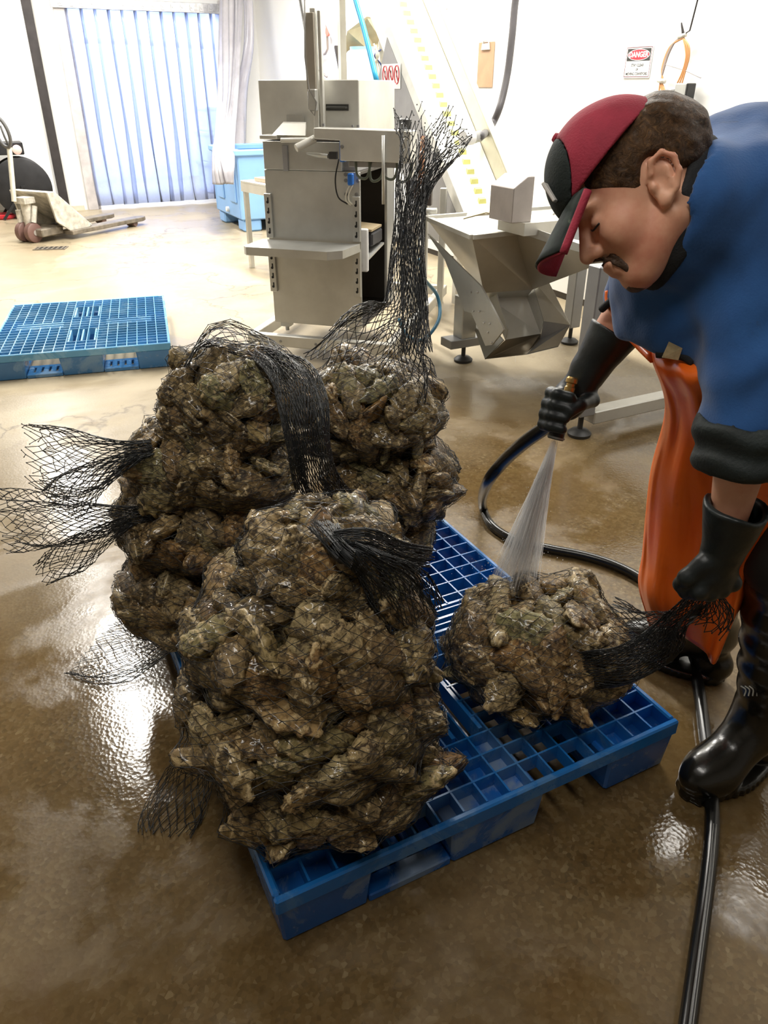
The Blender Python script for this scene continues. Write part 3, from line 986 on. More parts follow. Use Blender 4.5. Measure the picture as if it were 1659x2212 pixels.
MB().lathe([(.045, -.012), (.05, 0), (.045, .012)], vq, (1, 0, 0), 16).build('valve_wheel', plain('faded_red_paint', (.6, .2, .15), .5), vp, smooth=True, auto=.6)
MB().tube([WX(690, 30, 3.95), WX(702, 5, 3.95), WX(706, -30, 3.95)], .012, 8).tube([WX(690, 152, 3.95), WX(706, 166, 3.95)], .012, 8).build('branch_pipe', MATS['grey_copper_pipe'], vp, smooth=True)

# ================================================================ receiving hopper with discharge chute
hp_ = thing('receiving_hopper', 'stainless funnel hopper with a downward discharge chute on a floor stand', 'hopper', (2.6, 3.4, 0))
zr = .80
R1, R2, R3, R4 = G(920, 470, zr), G(1020, 512, zr), G(1114, 502, zr), G(1312, 563, zr)
R5, R6 = Vector((3.35, 2.62, zr)), Vector((3.35, 4.1, zr))
O2, O3 = G(1046, 632, .47), G(1150, 625, .47)
O5, O6 = O3 + Vector((.45, .2, .03)), O2 + Vector((.45, .3, .03))


def sheet(name, poly, mat, parent, th=.004, **kw):
    return MB().add(poly, [tuple(range(len(poly)))]).build(name, mat, parent, solid=th, **kw)


hs1 = steel('hopper_stainless', (.56, .53, .47), .33, .85)
sheet('funnel_panel', [R1, R2, O2], hs1, hp_)
sheet('funnel_panel', [R2, R3, O3, O2], hs1, hp_)
sheet('funnel_panel', [R3, R4, O3], hs1, hp_)
sheet('funnel_panel', [R4, R5, O5, O3], hs1, hp_)
sheet('funnel_panel', [R5, R6, O6, O5], ss_lit, hp_)
sheet('funnel_panel', [R6, R1, O2, O6], ss_lit, hp_)
m = MB()
for a, b in ((R1, R2), (R2, R3), (R4, R5), (R5, R6), (R6, R1)):
    m.bar(a, b, .03, .022)
m.build('rim', ss_lit, hp_)
sheet('rim_gusset', [R3, R3 + Vector((.0, .0, .05)), R4 + Vector((0, 0, .03)), R4], ss, hp_)
# stand plate on the left
sheet('stand_plate', [WX(x, y, 2.34) for x, y in ((925, 505), (1040, 618), (1063, 659), (1090, 712), (1064, 745), (1050, 747), (1020, 676), (1005, 672), (962, 560))], ss, hp_, .01)
for x, y in ((1018, 631), (1032, 631), (1023, 672), (1036, 673), (1046, 697), (1058, 699), (1054, 718), (1062, 740)):
    b = WX(x, y, 2.334)
    MB().lathe([(.007, 0), (.005, .005)], b, (-1, 0, 0), 8).build('bolt', plain('bright_bolt', (.7, .7, .7), .25, .9), hp_)
# discharge chute: a U pan running down towards the aisle
a0, a1 = G(1056, 645, .40), G(1138, 641, .40)
b0, b1 = G(1092, 734, .20), G(1168, 721, .20)
up = Vector((-.02, -.05, .12))
sheet('chute_pan', [a0, a1, b1, b0], ss_lit, hp_, .006)
sheet('chute_wall', [a0, b0, b0 + up * .6, a0 + up], ss, hp_, .006)
sheet('chute_wall', [a1, b1, b1 + up * .7, a1 + up], ss, hp_, .006)
sheet('chute_back', [a0, a1, O3, O2], ss, hp_, .004)
c1, c2, c3 = G(1184, 606, .50), G(1232, 702, .30), G(1184, 706, .285)
sheet('chute_cheek', [a1 + up, c1, c2, b1 + up * .7], ss_lit, hp_, .006)
d2, d3 = G(1206, 749, .13), G(1137, 766, .11)
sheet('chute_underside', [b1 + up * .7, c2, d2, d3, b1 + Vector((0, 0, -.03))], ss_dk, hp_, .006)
e2 = G(1048, 776, .09)
brs = steel('bronzed_sheet', (.27, .23, .17), .4, .7)
sheet('drip_tray', [b0, b1, b1 + Vector((0, 0, -.03)), d3, e2], brs, hp_, .006)
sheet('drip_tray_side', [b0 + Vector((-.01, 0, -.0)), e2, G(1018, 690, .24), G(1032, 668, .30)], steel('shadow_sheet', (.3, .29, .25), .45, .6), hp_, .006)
# legs
fx, fy = 2.476, 3.789
MB().span((fx - .05, fy - .05, .15), (fx + .05, fy + .05, .40)).build('leg', ss, hp_, bevel=.004)
MB().span((fx - .13, fy - .06, .105), (fx + .13, fy + .06, .155)).build('foot_beam', steel('dark_beam', (.3, .3, .3), .4, .6), hp_, bevel=.003)
for x, y in ((fx, fy), (2.37, 2.572), (3.3, 2.57), (3.3, 3.79)):
    MB().lathe([(.055, 0), (.058, .015), (.04, .03), (.013, .036), (.013, .11)], (x, y, 0), segs=20).build('levelling_foot', MATS['black_foot_rubber'], hp_, smooth=True, auto=.5)
px_ = steel('grey_post', (.36, .37, .39), .45, .5)
MB().span((2.325, 2.53, .11), (2.415, 2.61, .80)).build('leg', px_, hp_, bevel=.005)
MB().span((3.26, 2.53, .11), (3.34, 2.61, .80)).build('leg', px_, hp_, bevel=.005)
MB().span((3.26, 3.75, .11), (3.34, 3.83, .80)).build('leg', px_, hp_, bevel=.005)
MB().span((2.415, 2.53, .06), (3.26, 2.61, .125)).build('stretcher', ss_lit, hp_, bevel=.005)
cb = D(1117, 432, 3.75)
bx = thing('control_box', 'pinkish grey steel box fixed above the hopper rim behind the cap', 'control box', (cb.x, cb.y, cb.z - .11))
MB(Matrix.Translation(cb)).prism([(-.06, -.05, -.10), (.06, -.05, -.10), (.06, -.05, .11), (.02, -.05, .11), (-.06, -.05, .06)], (0, .2, 0)).build('box_body', plain('pinkish_grey_steel', (.45, .41, .39), .45, .3), bx, bevel=.003)
MB(Matrix.Translation(cb)).span((.0, -.08, -.16), (.3, .15, -.1)).build('bracket_plate', ss_lit, bx)
tp = thing('tail_guard', 'cream folded guard plate across the foot of the conveyor', 'guard', D(1050, 462, 3.95))
sheet('guard_top', [D(1013, 452, 4.0), D(1095, 447, 4.0), D(1095, 461, 3.95), D(1008, 467, 3.95)], rail_m, tp, .006)
sheet('guard_front', [D(1008, 467, 3.95), D(1050, 458, 3.95), D(1095, 461, 3.95), D(1095, 466, 3.93), D(1050, 460, 3.93), D(1001, 473, 3.93)], tan, tp, .006)

# ================================================================ things on the right-hand wall
def text_mesh(name, body, size, M, mat, parent, bold=0.0, sx=1.0):
    cu = bpy.data.curves.new(name, 'FONT')
    cu.body = body
    cu.size = size
    cu.align_x = 'CENTER'
    cu.align_y = 'CENTER'
    cu.offset = bold
    cu.resolution_u = 3
    tmp = bpy.data.objects.new(name, cu)
    COL.objects.link(tmp)
    dg = bpy.context.evaluated_depsgraph_get()
    me = bpy.data.meshes.new_from_object(tmp.evaluated_get(dg))
    vs = [M @ Vector((v.co.x * sx, v.co.y, v.co.z)) for v in me.vertices]
    fs = [tuple(p.vertices) for p in me.polygons]
    bpy.data.objects.remove(tmp, do_unlink=True)
    return mesh_obj(name, vs, fs, mat, parent)


def wall_frame(y, z, x=WALL_X - .003):
    return Matrix(((0, 0, -1, x), (-1, 0, 0, y), (0, 1, 0, z), (0, 0, 0, 1)))


sy, sz = 4.265, 1.608
sg = thing('danger_sign', 'white danger sign with black and red header on the wall', 'sign', (WALL_X - .003, sy, sz))
Sm = wall_frame(sy, sz)
MB(Sm).span((-.118, -.088, 0), (.118, .088, .003)).build('sign_plate', MATS['label_white'], sg)
m = MB(Sm)
for a, b in (((-.112, .079), (.112, .083)), ((-.112, -.083), (.112, -.079)), ((-.112, -.079), (-.108, .079)), ((.108, -.079), (.112, .079))):
    m.span((*a, .003), (*b, .0036))
m.build('border_line', plain('border_ink', (.16, .05, .06), .5), sg)
MB(Sm).span((-.104, .006, .003), (.104, .074, .0036)).build('header_block', blk_ink, sg)
ov = lambda rx, ry, z: [(rx * math.cos(a), .040 + ry * math.sin(a), z) for a in [2 * math.pi * q / 40 for q in range(40)]]
MB(Sm).prism(ov(.098, .0315, .0036), (0, 0, .0004)).build('white_oval', MATS['label_white'], sg)
MB(Sm).prism(ov(.094, .0285, .004), (0, 0, .0004)).build('red_oval', red, sg)
text_mesh('danger_lettering', 'DANGER', .042, Sm @ Matrix.Translation((0, .040, .0047)), MATS['label_white'], sg, .0012, 1.0)
for s, yy, size in (('STAY CLEAR', -.018, .022), ('OF', -.042, .018), ('MOVING CONVEYORS', -.066, .021)):
    text_mesh('sign_lettering', s, size, Sm @ Matrix.Translation((0, yy, .0036)), blk_ink, sg, .0007, .9)

cy_, cz_ = 6.01, 1.625
cl = thing('clipboard', 'brown hardboard clipboard hanging on the white wall', 'clipboard', (WALL_X - .003, cy_, cz_))
Km = wall_frame(cy_, cz_)
MB(Km).span((-.115, -.16, 0), (.115, .16, .005)).build('board', plain('hardboard', (.42, .26, .15), .55, var=.1), cl, bevel=.002)
MB(Km).prism([(-.06, .105, .005), (.06, .105, .005), (.05, .15, .005), (-.05, .15, .005)], (0, 0, .012)).build('clip', ss_lit, cl, bevel=.002)
MB(Km).tube([(-.045, .15, .012), (-.03, .168, .012), (.03, .168, .012), (.045, .15, .012)], .005, 6).build('clip_spring', ss, cl)

# hose on the wall: from above, curving to the valve on the conveyor side
hz = [WX(1125, -60, 3.86), WX(1113, 5, 3.86), WX(1106, 80, 3.85), WX(1096, 160, 3.83), WX(1080, 230, 3.76), WX(1060, 275, 3.66)]
hv = D(1032, 296, 4.75)
wh = thing('wall_hose', 'thick charcoal hose hanging down the white wall to a valve', 'hose', hv)
MB().tube(crom([tuple(q) for q in hz] + [tuple(D(1043, 291, 4.85)), tuple(D(1032, 296, 4.75))], 8), .026, 12).build('hose_run', plain('charcoal_rubber', (.07, .065, .07), .45), wh, smooth=True)
MB().tube([D(1036, 294, 4.78), D(1018, 298, 4.7)], .034, 12).tube([D(1022, 292, 4.72), D(1022, 306, 4.72)], .03, 10).build('hose_coupling', bolt_m, wh, smooth=True, auto=.6)
MB().tube([D(1020, 297, 4.7), D(1000, 299, 4.66)], .042, 14).build('ball_valve', wht_pl, wh, smooth=True, auto=.6)
MB().tube([D(1011, 290, 4.66), D(1011, 304, 4.66)], .012, 8).build('valve_lever', blu_pl, wh)

# hanging twine and net scraps at the conveyor
tw = thing('hanging_twine', 'faded net twine with a red end hanging on the wall', 'twine', WX(966, 8, 3.96))
for k in range(6):
    e = random.Random(k)
    pts = [WX(968, -20, 3.96), WX(969, 10, 3.96)] + [WX(969 - 8 * e.random() * (1 if q < 4 else .3) - q * .8, 10 + q * (18 if k < 3 else 12), 3.95) for q in range(1, 7 if k < 3 else 5)]
    MB().tube(crom([tuple(q) for q in pts], 3), .004, 4).build('twine_strand', plain('grey_twine', (.4, .36, .36), .7), tw)
MB().tube([WX(965, 95, 3.95), WX(964, 118, 3.95), WX(963, 130, 3.95)], [.008, .014, .006], 6).build('red_tag', plain('faded_red', (.5, .12, .14), .6), tw)

# orange cable coil on a hook and a wall phone
oc = thing('extension_cable', 'bundled orange extension cable hanging from a wall hook', 'cable', WX(1480, 75, 3.96))
org = plain('orange_cable', (.62, .30, .12), .5)
brn = plain('grey_brown_cable', (.33, .27, .24), .5)
WP = lambda x, y, d=3.95: tuple(WX(x, y, d))
for k in range(5):
    o_ = k * 2.2
    MB().tube(crom([WP(1478 - o_ * .3, 78 + o_ * .5), WP(1460 - o_, 88 + o_), WP(1444 - o_ * .6, 118), WP(1434 - o_ * .5, 150), WP(1428 + o_ * .4, 172), WP(1427 + o_ * .3, 182)], 5), .0055, 6).build('cable_strand', brn if k < 3 else org, oc, smooth=True)
for k in range(3):
    MB().tube(crom([WP(1475, 80), WP(1480 + 4 * k, 100), WP(1482 + 3 * k, 125), WP(1474 + 3 * k, 155), WP(1463 + 5 * k, 180)], 5), .005, 6).build('cable_strand', org, oc, smooth=True)
for k in range(3):
    MB().tube(crom([WP(1427 + k, 178), WP(1428 + 3 * k, 190), WP(1433 + 2 * k, 200), WP(1440, 203 + 2 * k)], 4), .005, 6).build('cable_strand', org, oc, smooth=True)
MB().tube(crom([WP(1426, 178), WP(1423, 205), WP(1421, 260)], 4), .005, 6).build('cable_strand', org, oc, smooth=True)
MB().tube([WP(1422, 173), WP(1436, 176)], .014, 8).tube([WP(1466, 80), WP(1482, 75)], .012, 8).build('cable_tie', ss_lit, oc, smooth=True)
MB().tube([WP(1434, 138), WP(1480, 152), WP(1514, 168)], .003, 5).build('tie_rod', MATS['grey_twine'], oc)
MB().tube([WP(1474, 72), WP(1472, 50), WP(1478, 74), WP(1490, 66), WP(1498, 35), WP(1512, -20)], .005, 6).build('wall_hook', dark_steel, oc)

ph = WX(1475, 225, 3.955)
wp = thing('wall_phone', 'grey and black wall box partly hidden behind the worker', 'wall box', ph)
Pm = wall_frame(ph.y, ph.z, 3.96)
MB(Pm).span((-.045, -.1, 0), (.05, .11, .05)).build('phone_body', plain('grey_plastic', (.4, .4, .38), .45), wp, bevel=.006)
MB(Pm).span((.05, -.1, -.01), (.066, .11, .06)).build('phone_side', blk_ink, wp, bevel=.004)
MB(Pm).span((-.10, -.1, .02), (-.048, .09, .06)).build('handset', plain('silver_plastic', (.7, .7, .7), .3, .2), wp, bevel=.012)
# ================================================================ blue plastic pallets
def pallet_mat(name, base, pale, scuff):
    t = NT(name)
    co = t.coord()
    n1 = t.noise(co, 5.5, 6, .65, .5)
    n2 = t.noise(co, 2.0, 4, .5)
    col = t.ramp(n2, [(.3, tuple(x * .8 for x in base)), (.7, tuple(min(1, x * 1.2) for x in base))])
    sc = t.ramp(n1, [(.50, (0,) * 3), (.60, (scuff,) * 3)])
    col = t.mix(sc, col, pale)
    t.set(Base__Color=col, Roughness=t.math('ADD', .22, t.math('MULTIPLY', sc, .3)))
    t.bump(t.noise(co, 90, 3), .05, .002)
    return t.m


PX, PY, PZ = 1.02, 1.22, .15


def make_pallet(name, label, loc, rz, mat, mat_side, open_front):
    p = thing(name, label, 'pallet', loc, rz)
    J = WM[p.name]
    # outer rim of the deck
    m = MB(J)
    t = .016
    z0 = PZ - .042
    m.span((0, 0, z0), (PX, t, PZ)).span((0, PY - t, z0), (PX, PY, PZ)).span((0, t, z0), (t, PY - t, PZ)).span((PX - t, t, z0), (PX, PY - t, PZ))
    m.build('deck_rim', mat, p, bevel=.004)
    # nine hollow blocks
    bw = (.20, .24, .20)
    bl = (.19, .24, .19)
    xs = (0.004, PX / 2 - .12, PX - .204)
    ys = (0.004, PY / 2 - .12, PY - .194)
    for i in range(3):
        for j in range(3):
            a, b = (xs[i], ys[j]), (xs[i] + bw[i], ys[j] + bl[j])
            ins = .008
            MB(J).add([(a[0] + ins, a[1] + ins, 0), (b[0] - ins, a[1] + ins, 0), (b[0] - ins, b[1] - ins, 0), (a[0] + ins, b[1] - ins, 0),
                       (a[0], a[1], z0 + .004), (b[0], a[1], z0 + .004), (b[0], b[1], z0 + .004), (a[0], b[1], z0 + .004)],
                      [(3, 2, 1, 0), (0, 1, 5, 4), (1, 2, 6, 5), (2, 3, 7, 6), (3, 0, 4, 7), (4, 5, 6, 7)]).build('block', mat_side, p, bevel=.006)
    # deck ribs
    ch_x = (PX / 2 - .075, PX / 2 + .075)
    ch_y = ((.20, PY / 2 - .16), (PY / 2 + .16, PY - .20))
    cy = (PY / 2 - .05, PY / 2 + .05)
    cx = ((.10, PX / 2 - .13), (PX / 2 + .13, PX - .10))
    rt, zt = .0045, PZ - .001

    def seg(lo, hi, cuts):
        out, a = [], lo
        for c0, c1 in sorted(cuts):
            out.append((a, c0))
            a = c1
        return out + [(a, hi)]

    nx, ny = 17, 21
    for k in range(1, ny):
        y = t + (PY - 2 * t) * k / ny
        cuts = [ch_x] if any(a < y < b for a, b in ch_y) else []
        if cy[0] < y < cy[1]:
            cuts = []
        for a, b in seg(t, PX - t, cuts):
            MB(J).span((a, y - rt / 2, z0), (b, y + rt / 2, zt)).build('cross_rib', mat, p)
    for k in range(1, nx):
        x = t + (PX - 2 * t) * k / nx
        cuts = [cy] if any(a < x < b for a, b in cx) else []
        for a, b in seg(t, PY - t, cuts):
            MB(J).span((x - rt / 2, a, z0 + .002), (x + rt / 2, b, zt - .0008)).build('length_rib', mat, p)
    for y in (cy[0] + .0, PY / 2, cy[1]):
        for a, b in cx:
            MB(J).span((a, y - .004, z0), (b, y + .004, zt - .003)).build('channel_rib', mat, p)
    for x in (ch_x[0], PX / 2, ch_x[1]):
        for a, b in ch_y:
            MB(J).span((x - .005, a, z0 - .01), (x + .005, b, zt - .002)).build('channel_rib', mat, p)
    # bottom boards with windows
    def board(x0, x1, y0, y1, n, along):
        m = MB(J)
        h = .022
        if along == 'x':
            m.span((x0, y0, 0), (x1, y0 + .045, h)).span((x0, y1 - .035, 0), (x1, y1, h))
            for k in range(n + 1):
                x = x0 + (x1 - x0 - .03) * k / n
                m.span((x, y0 + .045, 0), (x + .03, y1 - .035, h))
        else:
            m.span((x0, y0, 0), (x0 + .035, y1, h)).span((x1 - .035, y0, 0), (x1, y1, h))
            for k in range(n + 1):
                y = y0 + (y1 - y0 - .03) * k / n
                m.span((x0 + .035, y, 0), (x1 - .035, y + .03, h))
        m.build('bottom_board', mat_side, p, bevel=.003)

    x_l = (xs[0] + bw[0] - .005, xs[1] + .005)
    x_r = (xs[1] + bw[1] - .005, xs[2] + .005)
    for j, y in enumerate(ys):
        board(x_l[0], x_l[1], y + .008, y + bl[j] - .01, 4, 'x')
        if not open_front or j:
            board(x_r[0], x_r[1], y + .008, y + bl[j] - .01, 4, 'x')
    for i, x in enumerate(xs):
        for j in (0, 1):
            board(x + .01, x + bw[i] - .01, ys[j] + bl[j] - .005, ys[j + 1] + .005, 4, 'y')
    return p


pm = pallet_mat('blue_pallet_plastic', (.012, .135, .42), (.16, .30, .44), .35)
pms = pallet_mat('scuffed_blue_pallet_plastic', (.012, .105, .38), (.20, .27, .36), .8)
make_pallet('plastic_pallet', 'deep blue plastic grid pallet under the stacked oyster bags', (.212, .86, 0), 0, pm, pms, True)
pm2 = pallet_mat('lit_blue_pallet_plastic', (.11, .33, .56), (.30, .52, .68), .6)  # same blue plastic, its brighter lighting put into a paler colour
pms2 = pallet_mat('lit_scuffed_blue_plastic', (.05, .18, .40), (.2, .33, .48), .7)  # scuffed sides, their blue lightened for the light as well
pc = G(368, 740, .15)
rz2 = math.radians(-11)
po = pc + Matrix.Rotation(rz2, 3, 'Z') @ Vector((-PX, 0, 0))
make_pallet('plastic_pallet', 'empty blue plastic pallet, coloured as brightly lit, lying on the floor at the left', (po.x, po.y, 0), rz2, pm2, pms2, False)

# ================================================================ oysters
def oyster_mat():
    t = NT('oyster_shell')
    oi = t.n('ShaderNodeObjectInfo')
    ge = t.n('ShaderNodeNewGeometry')
    rnd = t.math('FRACT', t.math('ADD', oi.outputs['Random'], t.math('MULTIPLY', ge.outputs['Random Per Island'], 3.7)))
    co = t.coord()
    off = t.n('ShaderNodeVectorMath', _operation='ADD')
    t.l(co, off.inputs[0])
    cmb = t.n('ShaderNodeCombineXYZ')
    for i in range(3):
        t.l(t.math('MULTIPLY', rnd, 3.1 + i), cmb.inputs[i])
    t.l(cmb.outputs[0], off.inputs[1])
    v = off.outputs[0]
    tint = t.ramp(rnd, [(0, hexc('80683f')), (.2, hexc('a08a58')), (.38, hexc('8c6f44')), (.52, hexc('9f9866')), (.66, hexc('ac8650')), (.8, hexc('c0ac7c')), (.92, hexc('8b7248')), (1, hexc('a67d45'))])
    n1 = t.noise(v, 46, 7, .7, .9)
    n2 = t.noise(v, 150, 6, .68)
    at = t.n('ShaderNodeAttribute')
    at.attribute_name = 'ridge'
    rid = at.outputs['Fac']
    dark = t.mix(1.0, tint, (.11, .085, .055), 'MULTIPLY')
    col = t.mix(t.ramp(n1, [(.40, (0,) * 3), (.56, (1,) * 3)]), dark, tint)
    pale = t.ramp(t.math('ADD', t.math('MULTIPLY', n2, .75), t.math('MULTIPLY', rid, .45)), [(.56, (0,) * 3), (.70, (1,) * 3)])
    col = t.mix(t.math('MULTIPLY', pale, .95), col, t.mix(rnd, hexc('e2cb9c'), hexc('d2b580')))
    stain = t.ramp(t.noise(v, 14, 4, .6), [(.6, (0,) * 3), (.7, (.6,) * 3)])
    col = t.mix(stain, col, t.mix(1.0, col, (.62, .42, .22), 'MULTIPLY'))
    t.set(Base__Color=col, Roughness=t.math('ADD', .18, t.math('MULTIPLY', n2, .4)), **{'Specular IOR Level': .6, 'Coat Weight': .5, 'Coat Roughness': .12})
    h = t.math('ADD', t.math('MULTIPLY', n1, 1.0), t.math('MULTIPLY', n2, .8))
    t.bump(h, 1.0, .005)
    return t.m


OYS = oyster_mat()


def oyster_mesh(seed, sub):
    e = random.Random(seed)
    bm = bmesh.new()
    bmesh.ops.create_icosphere(bm, subdivisions=sub, radius=1)
    L, W, T = .070 * e.uniform(.92, 1.12), .040 * e.uniform(.9, 1.15), .0165 * e.uniform(.85, 1.3)
    bend = e.uniform(-.35, .35)
    o = Vector((e.uniform(-50, 50), e.uniform(-50, 50), e.uniform(-50, 50)))
    rid = {}
    for v in bm.verts:
        x, y, z = v.co
        ang = math.atan2(y, x)
        u = (x + 1) / 2
        wf = .5 + .62 * u ** .7 - .12 * u ** 4
        ruf = 1 + .19 * mnoise.noise(o + Vector((math.cos(ang) * 2.6, math.sin(ang) * 2.6, 0))) + .10 * mnoise.noise(o + Vector((math.cos(ang) * 7, math.sin(ang) * 7, 3)))
        px, py = x * L * ruf, y * W * wf * ruf + bend * (u - .5) ** 2 * L
        flat = (1 - .55 * math.sqrt(x * x + y * y))
        pz = z * T * (1.25 if z < 0 else .95) * (.75 + .5 * flat) + .007 * mnoise.noise(o + Vector((px * 22, py * 22, 0)))
        d = math.hypot(px + L, py * 1.2) / (2 * L)
        w = mnoise.noise(o + Vector((px * 18, py * 22, pz * 22))) * .68
        s = (d * 6.5 + w) % 1.0
        step = s ** 1.5 * min(1, (1 - s) * 9)
        n = Vector((px / L ** 2, py / W ** 2, pz / T ** 2)).normalized()
        amp = .0088 * min(1, d * 1.8)
        f = mnoise.fractal(o + Vector((px, py, pz)) * 60, .9, 2.1, 4)
        v.co = Vector((px, py, pz)) + n * (step * amp - .002 + f * .0028)
        rid[v.index] = max(step * (.45 + .5 * min(1, d * 1.4)), max(0, 1 - abs(z) * 2.2) ** 1.5 * (.55 + .6 * mnoise.noise(o + Vector((px, py, 7)) * 40)))
    me = bpy.data.meshes.new('oyster')
    bm.to_mesh(me)
    a = me.attributes.new('ridge', 'FLOAT', 'POINT')
    a.data.foreach_set('value', [rid[i] for i in range(len(me.vertices))])
    bm.free()
    me.polygons.foreach_set('use_smooth', [True] * len(me.polygons))
    me.materials.append(OYS)
    return me


O_HI = [oyster_mesh(100 + k, 4) for k in range(10)]
O_LO = [oyster_mesh(100 + k, 3) for k in range(10)]


def np_mesh(me):
    v = np.empty(len(me.vertices) * 3)
    me.vertices.foreach_get('co', v)
    f = np.array([p.vertices[:] for p in me.polygons])
    r = np.empty(len(me.vertices))
    me.attributes['ridge'].data.foreach_get('value', r)
    return v.reshape(-1, 3), f, r


LO_NP = [np_mesh(m) for m in O_LO]

# name, centre, radii (across the view, along the view, up), turn, wording, tail axis
def at(px, py, d):
    return tuple(D(px, py, d))


BAGS = [
    ('front stack, bottom', (.415, 1.075, .245), (.225, .205, .095), 4, 'bottom front sack'),
    ('front stack, second', (.385, 1.105, .385), (.245, .215, .105), -6, 'second front sack up'),
    ('front stack, third', (.415, 1.145, .525), (.225, .205, .110), 5, 'third front sack up'),
    ('front stack, top', (.480, 1.200, .635), (.165, .16, .085), 0, 'topmost front sack'),
    ('left stack, bottom', at(440, 1250, 2.09), (.215, .20, .105), 0, 'bottom far-left sack'),
    ('left stack, second', at(452, 1115, 2.03), (.215, .20, .105), 6, 'second far-left sack up'),
    ('left stack, third', at(470, 985, 1.96), (.200, .19, .105), -4, 'third far-left sack up'),
    ('left stack, top', at(505, 865, 1.90), (.155, .16, .120), 0, 'topmost far-left sack'),
    ('right stack, bottom', at(800, 1140, 2.30), (.175, .19, .110), 0, 'bottom far-right sack'),
    ('right stack, middle', at(845, 1022, 2.22), (.180, .19, .105), 0, 'middle far-right sack'),
    ('right stack, top', at(800, 880, 2.14), (.185, .185, .130), 0, 'topmost far-right sack'),
    ('single', (1.010, 1.125, .270), (.215, .185, .125), 8, 'single sack being hosed'),
]
CAMP = Vector((0, 0, EYE))
erng = random.Random(11)
OY = []          # every oyster: (bag, mesh index, matrix, size on view)
bag_surf = []


def bag_frame(b):
    c = Vector(b[1])
    return c, Matrix.Rotation(-YAW + math.radians(b[3]), 3, 'Z')


for bi, b in enumerate(BAGS):
    c, R = bag_frame(b)
    ra, rb, rh = b[2]
    e = random.Random(40 + bi)
    n_pts = 84
    seed = Vector((bi * 3.7, 1.3, 9.1))
    for k in range(n_pts):
        zz = 1 - 2 * (k + .5) / n_pts
        ph = k * 2.399963 + bi
        s = math.sqrt(1 - zz * zz)
        u = Vector((s * math.cos(ph), s * math.sin(ph), zz))
        # squarer than an ellipsoid: the bag sags
        q = (abs(u.x) ** 2.6 + abs(u.y) ** 2.6 + abs(u.z) ** 2.6) ** (-1 / 2.6)
        lump = 1 + .10 * mnoise.noise(seed + u * 1.7)
        p = c + R @ Vector((u.x * ra, u.y * rb, u.z * rh)) * q * lump * e.uniform(.84, .96)
        nrm = (R @ Vector((u.x / ra, u.y / rb, u.z / rh))).normalized()
        view = (CAMP - p).normalized()
        if nrm.dot(view) < -.35:
            continue
        if p.z < .175:
            p.z = .175 + .01 * e.random()
        # not inside a neighbouring bag
        hid = False
        for bj, b2 in enumerate(BAGS):
            if bj == bi:
                continue
            c2, R2 = bag_frame(b2)
            w = R2.transposed() @ (p - c2)
            if (abs(w.x) / b2[2][0]) ** 2.4 + (abs(w.y) / b2[2][1]) ** 2.4 + (abs(w.z) / b2[2][2]) ** 2.4 < .62:
                hid = True
        if hid:
            continue
        tn = (nrm + Vector((e.gauss(0, .46), e.gauss(0, .46), e.gauss(0, .46)))).normalized()
        ax = Vector((e.gauss(0, 1), e.gauss(0, 1), e.gauss(0, .7)))
        x = (ax - tn * ax.dot(tn)).normalized()
        y = tn.cross(x)
        sc = e.uniform(.82, 1.18) * (.86 if ra < .2 else 1)
        M = Matrix.Translation(p) @ Matrix((x, y, tn)).transposed().to_4x4() @ Matrix.Diagonal((sc * e.uniform(.92, 1.1), sc, sc * e.uniform(.9, 1.25), 1))
        OY.append((bi, e.randrange(10), M, sc / (p - CAMP).length * (1 if nrm.dot(view) > .05 else .2)))

order = sorted(range(len(OY)), key=lambda i: -OY[i][3])
single = set(order[:300])
ORD = ['first', 'second', 'third', 'fourth', 'fifth', 'sixth', 'seventh', 'eighth', 'ninth', 'tenth', 'eleventh', 'twelfth', 'thirteenth']
oy_label = {}
for bi in range(len(BAGS)):                    # rows counted downwards, places counted from the left, as the viewer sees them
    mem = []
    for i in single:
        if OY[i][0] == bi:
            w = OY[i][2].translation - CAMP
            dep = w.dot(FV) * _c - w.z * _s
            mem.append((-(w.dot(FV) * _s + w.z * _c) / dep, w.dot(RV) / dep, i))
    mem.sort()
    n_row = max(1, round(len(mem) / 7))
    for r in range(n_row):
        row = sorted(mem[len(mem) * r // n_row:len(mem) * (r + 1) // n_row], key=lambda q: q[1])
        for k, q in enumerate(row):
            oy_label[q[2]] = '%s rough brown oyster from the left, %s row down, inside the %s' % (ORD[k], ORD[r], BAGS[bi][4])
bag_geo = {i: [] for i in range(len(BAGS))}
rest_v, rest_f, rest_r, nv = [], [], [], 0


def add_rest(v, f, r):
    global nv
    rest_v.append(v)
    rest_f.append(f + nv)
    rest_r.append(r)
    nv += len(v)


for i, (bi, k, M, s) in enumerate(OY):
    A = np.array(M)
    v, f, r = LO_NP[k]
    wv = v @ A[:3, :3].T + A[:3, 3]
    bag_geo[bi].append((wv, f))
    if i in single:
        o = bpy.data.objects.new('oyster', O_HI[k])
        COL.objects.link(o)
        o.matrix_world = M
        tag(o, oy_label[i], 'oyster', 'oysters in the ' + BAGS[bi][4])
    else:
        add_rest(wv, f, r)
